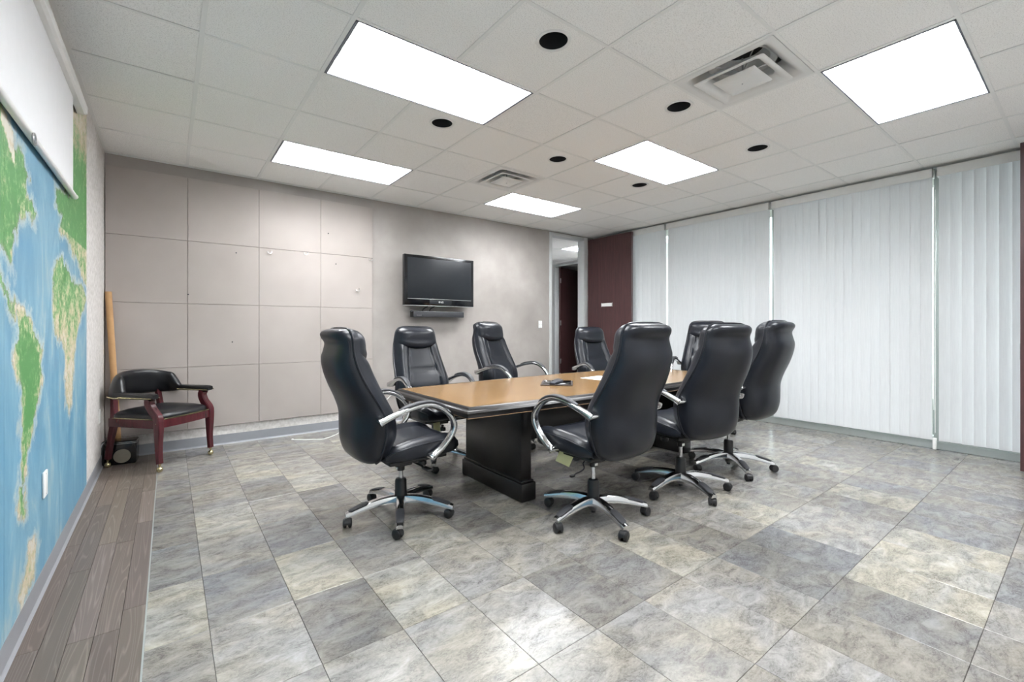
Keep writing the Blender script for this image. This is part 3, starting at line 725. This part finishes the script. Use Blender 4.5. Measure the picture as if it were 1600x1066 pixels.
# ------------------------------------------------------------------ conference table
TC = (2.965, 2.72); HLX, HWE, HWM, TZ = 1.58, .535, .60, .72
tbl = thing('conference_table', 'long oak-topped conference table with black moulded edge and black pedestals', 'table', (TC[0], TC[1], 0))
def boat(inset, n=14):
    L_ = HLX - inset; pts = []
    for i in range(n + 1):
        x = -L_ + 2 * L_ * i / n; pts.append((x, -(HWE + (HWM - HWE) * (1 - (x / L_) ** 2)) + inset))
    return pts + [(-x, -y) for x, y in pts]
def ring_stack(levels): return [[(x, y, z) for x, y in boat(ins)] for ins, z in levels]
MB().rings(ring_stack([(.05, TZ - .02), (.05, TZ), ])).build('table_top', 'oak', tbl, angle=30)
MB().rings(ring_stack([(.0505, TZ - .012), (.0495, TZ + .0005), (.040, TZ + .002), (.030, TZ - .002), (.024, TZ - .012), (.012, TZ - .016), (.006, TZ - .022), (.002, TZ - .030), (.006, TZ - .036), (.014, TZ - .038), (.014, TZ - .062), (.05, TZ - .062), (.05, TZ - .012)]), True, False, False).build('moulded_edge', 'ebony', tbl, angle=30)
MB().rings(ring_stack([(.0135, TZ - .060), (.0125, TZ - .0625), (.020, TZ - .0645), (.03, TZ - .0625)]), True, False, False).build('worn_edge', 'wornedge', tbl)
MB().rings(ring_stack([(.052, TZ - .062), (.052, TZ - .021)])).build('underside', 'ebony', tbl, angle=30)
for sx in (-1, 1):
    xc = -.985 if sx < 0 else .985
    pd = MB().box(xc - .045, xc + .045, -.355, .355, .12, TZ - .06, .004).build('pedestal', 'ebony', tbl)
    MB().box(xc - .065, xc + .065, -.385, .385, 0, .125, .010).build('plinth', 'ebony', pd)
    MB().box(xc - .055, xc + .055, -.37, .37, .125, .14, .006).build('plinth_moulding', 'ebony', pd)
MB().box(-.94, .94, -.02, .02, .30, .55, .003).build('stretcher', 'ebony', tbl)

# things on the table
tp = thing('leather_folder', 'thin black and brown folder lying on the table under a remote control', 'folder', (2.63, 2.735, TZ + .0005), R(44))
MB().box(-.16, .16, -.13, .13, 0, .008, .003).build('cover', 'brown_leather', tp); MB().box(-.145, .145, -.115, .115, .0078, .0095, .0005).build('sheet', 'gloss_black', tp)
rm = thing('remote_control', 'dark grey remote control lying on the black folder', 'remote', (2.59, 2.70, TZ + .0102), R(28))
MB().box(-.11, .11, -.026, .026, 0, .018, .007, 3).build('body', 'navy', rm)
for i in range(7):
    for j in range(3): MB().box(-.09 + i * .026, -.078 + i * .026, -.017 + j * .013, -.009 + j * .013, .017, .0195, .001).build('button', 'padplastic', rm, smooth=False)
rm2 = thing('remote_control', 'slim black remote control beside the grey one on the folder', 'remote', (2.685, 2.80, TZ + .0102), R(30))
MB().box(-.08, .08, -.02, .02, 0, .013, .005, 3).build('body', 'blackplastic', rm2)
for i in range(5):
    for j in range(2): MB().box(-.06 + i * .025, -.05 + i * .025, -.011 + j * .015, -.004 + j * .015, .012, .0145, .001).build('button', 'padplastic', rm2, smooth=False)
tag(MB().box(-.14, .14, -.108, .108, 0, .0012).build('paper_sheet', 'paper', smooth=False, loc=(3.22, 2.79, TZ + .0007), rot=(0, 0, R(4))), 'white sheet of paper on the table beyond the folder', 'paper')

# ------------------------------------------------------------------ executive chair (faces local +Y)
BR = [  # z, rear y, seam y, front y, half width
    (.398, -.245, -.232, -.205, .085), (.41, -.290, -.232, -.170, .160), (.45, -.330, -.227, -.140, .222), (.53, -.352, -.215, -.125, .252), (.61, -.354, -.208, -.122, .264),
    (.69, -.358, -.215, -.140, .260), (.77, -.384, -.255, -.178, .252), (.86, -.424, -.308, -.222, .244), (.94, -.452, -.346, -.256, .232), (1.01, -.462, -.368, -.280, .222),
    (1.06, -.447, -.375, -.290, .213), (1.10, -.440, -.376, -.288, .206), (1.135, -.466, -.378, -.290, .198), (1.16, -.472, -.382, -.305, .185), (1.178, -.450, -.385, -.325, .163), (1.186, -.412, -.386, -.355, .120)]
ROWS = spline(BR, 54)
def super_arc(w, ya, yb, e, n, sgn=1):
    out = []
    for i in range(n + 1):
        an = PI * i / n; c, s_ = math.cos(an), math.sin(an)
        out.append((w * math.copysign(abs(c) ** (2 / e), c), ya + (yb - ya) * abs(s_) ** (2 / e)))
    return out
def sm(a, b, x): t = min(max((x - a) / (b - a), 0), 1); return t * t * (3 - 2 * t)
def chair_proto():
    root = thing('office_chair', '', 'office chair')
    up = []
    # rear shell
    b = MB(); rows = []
    for z, yr, ys, yf, w in ROWS: rows.append([(x, y, z) for x, y in super_arc(w, ys, yr, 2.7, 30)] + [(-w * .6, ys + .02, z), (w * .6, ys + .02, z)])
    b.rings(rows, True, True, True); shell = b.build('back_shell', 'leather', root, angle=50); up.append(shell)
    # front cushion with bolsters, centre panels and seams
    b = MB(); rows = []
    for z, yr, ys, yf, w in ROWS:
        row = []
        n = 44
        for i in range(n + 1):
            u = -1 + 2 * i / n
            s_ = (1 - abs(u) ** 3.2) ** (1 / 2.4) if abs(u) < 1 else 0
            y = ys + (yf - ys) * s_
            inner = .60 - .10 * sm(.6, 1.0, z)
            bol = math.exp(-((abs(u) - .78) / .13) ** 2) * .020 * sm(.46, .56, z) * (1 - sm(.98, 1.05, z))
            groove = math.exp(-((abs(u) - inner) / .035) ** 2) * .016 * (1 - sm(1.0, 1.04, z)) * sm(.45, .5, z)
            hg = math.exp(-((z - .79) / .009) ** 2) * .014 * (1 - sm(inner - .03, inner + .02, abs(u)))
            cen = -.012 * (1 - sm(inner - .1, inner, abs(u))) * (1 - sm(1.0, 1.06, z))
            wr = .0014 * math.sin(17 * u + 7 * math.sin(z * 31) + 60 * z * u) * math.exp(-((z - .86) / .06) ** 2) * (1 - sm(.4, .55, abs(u)))
            row.append((w * u * .996, y + bol - groove - hg + cen + wr, z))
        row += [(w * .6, ys - .02, z), (-w * .6, ys - .02, z)]
        rows.append(row)
    b.rings(rows, True, True, True); cush = b.build('back_cushion', 'leather', root, angle=55); up.append(cush)
    # headrest bolster: a pad over the upper front, full width, with a curved lower edge
    zs_ = [r_[0] for r_ in ROWS]
    def at_z(z):
        return tuple(float(np.interp(z, zs_, [r_[q] for r_ in ROWS])) for q in (1, 2, 3, 4))
    rows = []; NV, NU = 22, 40
    for iv in range(NV + 1):
        row = []
        for iu in range(NU + 1):
            u = -1 + 2 * iu / NU; zl = .985 + .055 * u * u; zh = 1.183 - .012 * u ** 4
            v = iv / NV; z = zl + (zh - zl) * v; yr, ys, yf, w = at_z(z)
            s_ = (1 - abs(u) ** 3.2) ** (1 / 2.4) if abs(u) < 1 else 0
            puff = .042 * (max(0, 1 - abs(u) ** 2.6)) ** .75 * min(1, (v / .22)) ** .5 * (max(0, 1 - v)) ** .35 if v > 0 else 0
            row.append((w * u * .985, ys + (yf - ys) * s_ - .004 + puff, z))
        rows.append(row)
    back_ = [[(x, y - .02, z) for x, y, z in r_] for r_ in rows]
    b = MB(); b.rings([r_ + bb_[::-1] for r_, bb_ in zip(rows, back_)]); hr = b.build('headrest', 'leather', root, angle=60); up.append(hr)
    # piping round the seam
    side = [(w + .001, ys, z) for z, yr, ys, yf, w in ROWS[4:]]
    path = side + [(0.06, ROWS[-1][2], 1.1885), (-.06, ROWS[-1][2], 1.1885)] + [(-x, y, z) for x, y, z in side[::-1]]
    up.append(MB().tube(path, .0075, 8).build('piping', 'leather', shell))
    # seat
    prof = spline([(-.20, .415, .455), (-.15, .402, .492), (-.05, .396, .518), (.06, .396, .528), (.16, .400, .531), (.23, .404, .524), (.275, .410, .500), (.298, .428, .470)], 34)
    b = MB(); rows = []
    for y, zb, zt in prof:
        w = .262 - .05 * sm(.20, .30, y) ** 2 - .03 * sm(-.10, -.2, y); row = []
        n = 40
        for i in range(n):
            an = 2 * PI * i / n; c, s_ = math.cos(an), math.sin(an)
            x = w * math.copysign(abs(c) ** .42, c); zz_ = (zb + zt) / 2 + (zt - zb) / 2 * math.copysign(abs(s_) ** .5, s_)
            if s_ > 0:
                u = abs(x) / w
                zz_ += .012 * math.exp(-((u - .82) / .12) ** 2) - .012 * math.exp(-((u - .62) / .04) ** 2) - .010 * (1 - sm(.5, .62, u))
                zz_ -= .010 * math.exp(-((y - .205) / .010) ** 2) * (1 - sm(.5, .62, u))
            row.append((x, y, zz_))
        rows.append(row)
    b.rings(rows); seat = b.build('seat', 'leather', root, angle=60); up.append(seat)
    for sx in (-1, 1):
        path = [(sx * (.258 - .05 * sm(.20, .30, y) ** 2 - .03 * sm(-.10, -.2, y)), y, zb + (zt - zb) * .80) for y, zb, zt in prof[1:-2]]
        MB().tube(path, .0045, 6).build('seat_piping', 'leather', seat)
    MB().box(-.20, .20, -.16, .22, .382, .405, .008).build('seat_pan', 'blackplastic', seat)
    # arms: polished loop with a dark pad on top
    arm = spline([(-.262, .672), (-.235, .683), (-.15, .712), (-.05, .738), (.04, .742), (.12, .712), (.182, .655), (.204, .600), (.186, .545), (.140, .490), (.085, .448), (.052, .428)], 40)
    for sx in (-1, 1):
        pts = [(sx * (.298 + .014 * math.sin(PI * i / 39)), y, z) for i, (y, z) in enumerate(arm)]
        rr_ = [1.0 + .55 * max(0, 1 - i / 7) + .35 * max(0, 1 - (39 - i) / 5) for i in range(40)]
        a_ = MB().tube(pts, rr_, 14, flat=(.021, .0145)).build('armrest', 'chrome', root, angle=50); up.append(a_)
        pad = [(p_[0], p_[1] + .0, p_[2] + .015) for p_ in pts[7:21]]
        MB().tube(pad, [.55] + [.85] + [1.0] * 10 + [.85, .5], 12, flat=(.021, .010)).build('arm_pad', 'padplastic', a_, angle=60)
        for (yy_, zz_) in ((-.252, .676), (.060, .434)):
            MB().lathe([(.019, sx * -.045), (.019, sx * .020), (.013, sx * .026)], 14, (sx * .298, yy_, zz_), 'X').build('pivot', 'chrome', a_)
            MB().lathe([(.006, sx * .024), (.005, sx * .028)], 10, (sx * .298, yy_, zz_), 'X').build('bolt', 'blackplastic', a_)
    # mechanism
    mec = MB().box(-.075, .075, -.09, .13, .345, .385, .008).box(-.045, .045, -.05, .06, .32, .35, .008).build('tilt_mechanism', 'blackplastic', root); up.append(mec)
    MB().tube([(.06, .03, .362), (.16, .04, .355), (.215, .05, .350)], .006, 8).build('lever', 'blackplastic', mec)
    MB().box(.205, .285, .036, .072, .340, .352, .005).build('paddle', 'blackplastic', mec)
    MB().lathe([(.012, .345), (.012, .325), (.028, .322), (.030, .300), (.024, .293)], 16, (0, .15, 0)).build('tension_knob', 'blackplastic', mec)
    sl = MB().lathe([(.024, .345), (.024, .292), (.022, .288)], 18).build('column_collar', 'blackplastic', root); up.append(sl)
    stick = MB().box(-.012, .012, -.026, -.0235, .297, .318).build('sticker', 'paper', sl, smooth=False)
    # column
    pist = MB().lathe([(.0135, 0), (.0135, .10)], 16).build('gas_piston', 'chrome', root, loc=(0, 0, .215))
    MB().lathe([(.030, .085), (.041, .10), (.041, .115), (.038, .125), (.036, .225), (.030, .237), (.014, .240)], 24).build('column_cover', 'blackplastic', root)
    hub = MB().lathe([(.022, .045), (.040, .065), (.052, .082), (.055, .098), (.046, .116), (.036, .124)], 30).build('hub', 'chrome', root)
    MB().lathe([(.014, .03), (.018, .066)], 14).build('hub_plug', 'blackplastic', hub)
    # five-star base
    legp = spline([(.03, .112), (.09, .116), (.16, .111), (.23, .098), (.29, .083), (.340, .070)], 22)
    lm_ = MB(); rows = []
    for i, (r_, z) in enumerate(legp):
        f_ = i / 21; w = .034 - .012 * f_; hgt = .025 - .012 * f_
        rows.append([(r_, x, z + zz_) for x, zz_ in [(-w, -hgt * .9), (-w * .98, -hgt * .1), (-w * .72, hgt * .8), (-w * .35, hgt), (w * .35, hgt), (w * .72, hgt * .8), (w * .98, -hgt * .1), (w, -hgt * .9), (w * .5, -hgt * .6), (-w * .5, -hgt * .6)]])
    lme = lm_.rings(rows).mesh('base_leg', 'chrome', angle=40)
    pm_ = MB(); rows = []
    for i, (r_, z) in enumerate(legp[11:20]):
        f_ = (11 + i) / 21; e_ = .6 if i in (0, 8) else 1; w = (.030 - .010 * f_) * e_; hgt = .025 - .012 * f_
        rows.append([(r_, x, z + zz_) for x, zz_ in [(-w, hgt * .6), (-w, hgt + .0025 * e_), (-w * .6, hgt + .0055 * e_), (w * .6, hgt + .0055 * e_), (w, hgt + .0025 * e_), (w, hgt * .6)]])
    pme = pm_.rings(rows).mesh('foot_pad', 'padplastic', angle=35)
    cm_ = MB().lathe([(.006, .030), (.006, .066)], 8)
    wh = [(.006, .004), (.022, .004), (.0275, .008), (.0285, .014), (.0275, .021), (.022, .025), (.010, .0265), (.004, .026)]
    for sx in (-1, 1): cm_.lathe([(r_, sx * z) for r_, z in wh], 22, (.014, 0, .0285), 'Y')
    hood = []
    for an in np.linspace(R(-5), R(185), 12):
        hood.append([(.014 + .0305 * math.cos(an), -.013, .0285 + .0305 * math.sin(an)), (.014 + .0305 * math.cos(an), .013, .0285 + .0305 * math.sin(an)), (.014 + .025 * math.cos(an), .013, .0285 + .025 * math.sin(an)), (.014 + .025 * math.cos(an), -.013, .0285 + .025 * math.sin(an))])
    cm_.rings(hood); cme = cm_.mesh('caster', 'blackplastic', angle=35)
    legs = []
    for q in range(5):
        l_ = obj('base_leg', lme, root, None, (0, 0, 2 * PI * q / 5)); obj('foot_pad', pme, l_)
        obj('caster', cme, l_, (.325, 0, 0), (0, 0, random.uniform(0, 6.28))); legs.append(l_)
    for o in up: o['upper'] = 1
    return root
random.seed(8)
proto = chair_proto()
CH = [  # x, y, facing angle (deg from +X), lift, base angle (world deg), label
    (1.182, 2.651, 1, 0.0, 29, 'black leather office chair at the near-left end of the table, seen from its side'),
    (2.145, 1.905, 90, .030, 38, 'large black leather office chair with its back to the camera, in front of table'),
    (3.02, 1.84, 80, .030, 33, 'black leather office chair between two others at the near side of table, back view'),
    (3.82, 1.885, 89, .055, 15, 'black leather office chair nearest the blinds, back view, rightmost of all'),
    (1.89, 3.53, -90, .010, 25, 'black leather office chair facing the camera behind the table, below the television'),
    (2.88, 3.62, -76, .060, 50, 'black leather office chair behind the table, between television and doorway'),
    (4.30, 3.60, -104, .005, 12, 'black leather office chair in front of the doorway, partly hidden by nearest chair back'),
    (4.94, 2.735, 201, .080, -2, 'black leather office chair at the far end of the table, facing camera before blinds')]
def lift(o, dz):
    for c in o.children:
        if c.get('upper'): 
            if c.parent == o: c.location.z += dz
        elif c.name.startswith('gas_piston'): c.scale.z = (1.0 + dz / .10 * 1.0)
chairs = []
for i, (x, y, th, dz, ba, lb) in enumerate(CH):
    o = proto if i == 0 else None
    if o is None: o = copy_tree(proto)
    chairs.append(o)
for o, (x, y, th, dz, ba, lb) in zip(chairs, CH):
    o.location = (x, y, 0); rz = R(th - 90); o.rotation_euler = (0, 0, rz); tag(o, lb, 'office chair', 'black leather office chairs around the table')
    o.scale = (1, 1, 1); lift(o, dz); q = 0
    for c in o.children:
        if c.name.startswith('base_leg'):
            c.rotation_euler = (0, 0, R(ba) - rz + 2 * PI * q / 5); q += 1
            for g in c.children:
                if g.name.startswith('caster'): g.rotation_euler = (0, 0, random.uniform(0, 6.28))
# hang tags under two of the seats
MB().box(-.045, .045, -.001, .001, -.085, 0, .0005).build('hang_tag', 'tag', chairs[1], loc=(-.185, .045, .428), rot=(R(8), R(22), R(-49)))
MB().box(-.035, .035, -.001, .001, -.08, 0, .0005).build('hang_tag', 'tag', chairs[4], loc=(.10, .23, .40), rot=(R(5), 0, R(10)))

# ------------------------------------------------------------------ wooden guest armchair in the corner
ga = thing('guest_armchair', 'mahogany armchair with black vinyl seat and barrel back on brass casters', 'armchair', (-.045, 4.985, 0), R(-47 - 90))
def sqtube(path, a, b=None):
    """square-section bar along a path in a vertical plane"""
    b = b or a; mb = MB(); rows = []
    n = len(path)
    for i, p_ in enumerate(path):
        aa = a[i] if isinstance(a, list) else a; bb = b[i] if isinstance(b, list) else b
        t = (Vector(path[min(i + 1, n - 1)]) - Vector(path[max(i - 1, 0)])).normalized()
        s_ = Vector((1, 0, 0)); u = t.cross(s_).normalized(); c = .22
        P_ = Vector(p_); row = []
        for sx, sy in ((-1, -1 + c), (-1, 1 - c), (-1 + c, 1), (1 - c, 1), (1, 1 - c), (1, -1 + c), (1 - c, -1), (-1 + c, -1)): row.append(P_ + s_ * sx * aa + u * sy * bb)
        rows.append(row)
    return mb.rings(rows)
def g_caster(parent, x, y):
    c = MB().lathe([(.010, .052), (.012, .075)], 10, (x, y, 0)).tube([(x, y, .055), (x + .01, y + .01, .05), (x + .014, y + .014, .03)], .007, 8)
    c.ball((x + .008, y + .008, .024), .024, (1, 1, 1), 14, 10); c.build('caster', 'brass', parent)
GW, GD = .255, .245
for sx in (-1, 1):
    # front leg + arm support in one curved piece
    pf = spline([(sx * GW, GD + .01, .07), (sx * GW, GD, .20), (sx * GW, GD, .36), (sx * GW, GD - .005, .44), (sx * GW, GD - .055, .50), (sx * (GW + .005), GD - .085, .56), (sx * (GW + .010), GD - .075, .60)], 18)
    fl = sqtube(pf, [.021 + .006 * sm(.2, .4, p_[2]) for p_ in pf], [.018 + .012 * sm(.1, .38, p_[2]) for p_ in pf]).build('front_leg', 'mahogany', ga, angle=30); g_caster(fl, sx * GW, GD + .01)
    MB().ball((sx * (GW + .024), GD, .40), .006, (.6, 1, 1), 8, 6).build('bolt_cap', 'brass', fl)
    pb = spline([(sx * .225, -GD - .055, .07), (sx * .222, -GD - .03, .22), (sx * .218, -GD, .38), (sx * .208, -GD - .01, .50), (sx * .200, -GD - .025, .62)], 14)
    bl = sqtube(pb, .020, [.020 + .008 * math.exp(-((p_[2] - .38) / .1) ** 2) for p_ in pb]).build('back_leg', 'mahogany', ga, angle=30); g_caster(bl, sx * .225, -GD - .055)
    MB().box(min(sx * .232, sx * .268), max(sx * .232, sx * .268), -GD, GD, .355, .425, .006).build('side_rail', 'mahogany', ga)
# curved front rail and rear rail
fr_ = [(x, GD + .025 * (1 - (x / GW) ** 2)) for x in np.linspace(-GW, GW, 13)]
MB().rings([[(x, y - .014, .36), (x, y + .014, .36), (x, y + .014, .425), (x, y - .014, .425)] for x, y in fr_]).build('front_rail', 'mahogany', ga, angle=30)
MB().box(-GW, GW, -GD - .015, -GD + .015, .355, .425, .005).build('rear_rail', 'mahogany', ga)
# seat cushion (domed)
rows = []
def outline(k_):
    out = []
    for i in range(48):
        an = 2 * PI * i / 48; c, s_ = math.cos(an), math.sin(an)
        x = math.copysign(abs(c) ** .35, c) * .262 * k_; y = math.copysign(abs(s_) ** .35, s_) * .25 * k_
        if y > 0: y += .022 * (1 - (x / .262) ** 2)
        out.append((x, y))
    return out
for k_, z in ((.985, .420), (1.01, .430), (1.015, .445), (.99, .462), (.92, .476), (.75, .490), (.5, .498), (.25, .501), (.02, .502)): rows.append([(x, y, z) for x, y in outline(k_)])
gs = MB().rings(rows).build('seat', 'vinyl', ga, angle=60)
nb = MB()
for i in range(-24, 25):
    x = GW * .93 * i / 24; nb.ball((x, .250 + .024 * (1 - (x / .262) ** 2) + .003, .431), .0045, (1, 1, 1), 6, 4)
for sx in (-1, 1):
    for i in range(0, 30): nb.ball((sx * .266, -.2 + .40 * i / 29, .430), .0042, (1, 1, 1), 6, 4)
stuff(nb.build('nail_trim', 'brass', gs))
# barrel back: one padded arc rising to the middle, arms running forward from it
def arc_pt(t):
    """t -1..1 : plan path of arm/back rail from right arm tip round the back to left tip"""
    if abs(t) > .52:
        f_ = (abs(t) - .52) / .48; return (math.copysign(.272 + .006 * f_, t), -.115 + .345 * f_)
    a = PI / 2 * (t / .52); return (.272 * math.sin(a), -.115 - .225 * math.cos(a) ** .9 if math.cos(a) > 0 else -.115)
rows = []
N_ = 64
for i in range(N_ + 1):
    t = -.62 + 1.24 * i / N_; x, y = arc_pt(t); x2, y2 = arc_pt(t + .01); tn = Vector((x2 - x, y2 - y, 0)).normalized(); nn = Vector((-tn.y, tn.x, 0))
    rise = sm(.575, .47, abs(t)) * (.72 + .28 * math.cos(PI / 2 * min(1, abs(t) / .5))); top = .645 + .165 * rise; bot = .595 - .01 * rise; th_ = .024 + .014 * rise; row = []
    for q in range(18):
        an = 2 * PI * q / 18; c, s_ = math.cos(an), math.sin(an)
        zz_ = (top + bot) / 2 + (top - bot) / 2 * math.copysign(abs(s_) ** .7, s_); lean = -.05 * max(0, zz_ - .62) / .19
        P_ = Vector((x, y, 0)) + nn * (th_ * math.copysign(abs(c) ** .8, c) - lean * 0.9)
        row.append((P_.x, P_.y, zz_))
    rows.append(row)
bk = MB().rings(rows).build('backrest', 'vinyl', ga, angle=60)
nb = MB()
for i in range(70):
    t = -.55 + 1.1 * i / 69; x, y = arc_pt(t); r_ = math.hypot(x, y); x2, y2 = arc_pt(t + .01); tn = Vector((x2 - x, y2 - y, 0)).normalized(); nn = Vector((-tn.y, tn.x, 0))
    nb.ball((x - nn.x * .036, y - nn.y * .036, .605), .0042, (1, 1, 1), 6, 4)
stuff(nb.build('nail_trim', 'brass', bk))
for sx in (-1, 1):
    rows = []
    for i in range(15):
        y = -.15 + .385 * i / 14; w = .028 + .012 * sm(-.1, .12, y) - .012 * sm(.205, .235, y); hh_ = .026 - .008 * sm(.21, .235, y); row = []
        for q in range(14):
            an = 2 * PI * q / 14; c, s_ = math.cos(an), math.sin(an)
            row.append((sx * .275 + w * math.copysign(abs(c) ** .6, c), y, .622 + hh_ * math.copysign(abs(s_) ** .6, s_)))
        rows.append(row)
    ap = MB().rings(rows).build('arm_pad', 'vinyl', ga, angle=60)
    nb = MB()
    for i in range(34):
        y = -.1 + .33 * i / 33
        for s2 in (-1, 1): nb.ball((sx * .275 + s2 * (.028 + .012 * sm(-.1, .12, y)), y, .610), .004, (1, 1, 1), 6, 4)
    stuff(nb.build('nail_trim', 'brass', ap))

# ------------------------------------------------------------------ things in the corner and on the floor
ct = thing('cardboard_tube', 'tall tan cardboard tube leaning in the corner behind the wooden armchair', 'tube', (-.355, 5.268, 0))
p0, p1 = Vector((.0, 0, .0)), Vector((-.075, .012, 1.51)); d_ = (p1 - p0).normalized()
MB().tube([p0 + d_ * .02, p0.lerp(p1, .5), p1], .024, 20).build('tube_wall', 'tube', ct); MB().tube([p1 - d_ * .01, p1 + d_ * .0015], .0215, 20).build('end_plug', 'tube', ct)
MB().tube([p0 + d_ * .012, p0 + d_ * .022], .0215, 20).build('end_plug', 'tube', ct)
bc = thing('equipment_case', 'black boxy equipment case with handle and round beige dial behind the armchair legs', 'case', (-.325, 5.15, 0), R(-6))
MB().box(-.105, .105, -.075, .075, 0, .205, .014, 3).build('body', 'gloss_black', bc)
for z in (.178, .19): MB().box(-.1065, .1065, -.077, .077, z, z + .004, .001).build('strap_highlight', 'steel', bc)  # bright strips modelled in place of the highlights along the strap lines
MB().tube(spline([(-.10, -.03, .20), (-.118, -.05, .19), (-.128, -.06, .15), (-.122, -.06, .05), (-.112, -.05, .01)], 16), .017, 12).build('handle', 'blackplastic', bc)
MB().tube(spline([(-.10, -.04, .208), (-.122, -.07, .195), (-.135, -.076, .15)], 8), .005, 6).build('edge_highlight', 'steel', bc)  # highlight along the rounded side, built as a bright strand
MB().lathe([(.060, 0), (.058, -.006), (.045, -.009), (.002, -.010)], 28, (.01, -.075, .075), 'Y').build('dial', 'dialgrey', bc)
co = thing('white_cord', 'thin white cord lying on the floor along the back baseboard', 'cord', (1.05, 5.096, 0))
pts = spline([(0, 0, .006), (.06, -.045, .005), (.124, -.093, .005), (.20, -.14, .005), (.267, -.167, .005), (.35, -.12, .005), (.435, -.047, .005), (.52, .06, .005), (.60, .135, .005), (.80, .19, .02), (.98, .218, .14), (1.22, .226, .36), (1.47, .226, .47)], 60)
MB().tube(pts, .0042, 8).build('wire', 'white_plastic', co); MB().ball((0, 0, .008), .009, (1.4, 1, .9)).build('plug', 'white_plastic', co)
wall_plate('wall_outlet', 'white outlet low on the grey wall behind the chair below the television', 'outlet', (2.55, YB, .47), 0, 'outlet')
tag(MB().prism([(-.05, -.02), (.03, -.035), (.055, .01), (-.01, .03)], .0003, .0012).build('paper_scrap', 'paper', smooth=False, loc=(2.49, 2.82, 0)), 'small white paper scrap on the floor beside the table pedestal', 'paper')
bw = thing('cable_piece', 'short black cable piece on the floor under the table', 'cable', (2.68, 2.54, 0))
MB().tube(spline([(-.09, -.03, .006), (-.03, .0, .006), (.03, .01, .006), (.09, .02, .02), (.11, .05, .05), (.12, .04, .07)], 18), .006, 8).build('wire', 'blackplastic', bw)
MB().box(-.12, -.08, -.042, -.018, .0005, .012, .003).build('plug', 'blackplastic', bw)
bpy.context.view_layer.update()
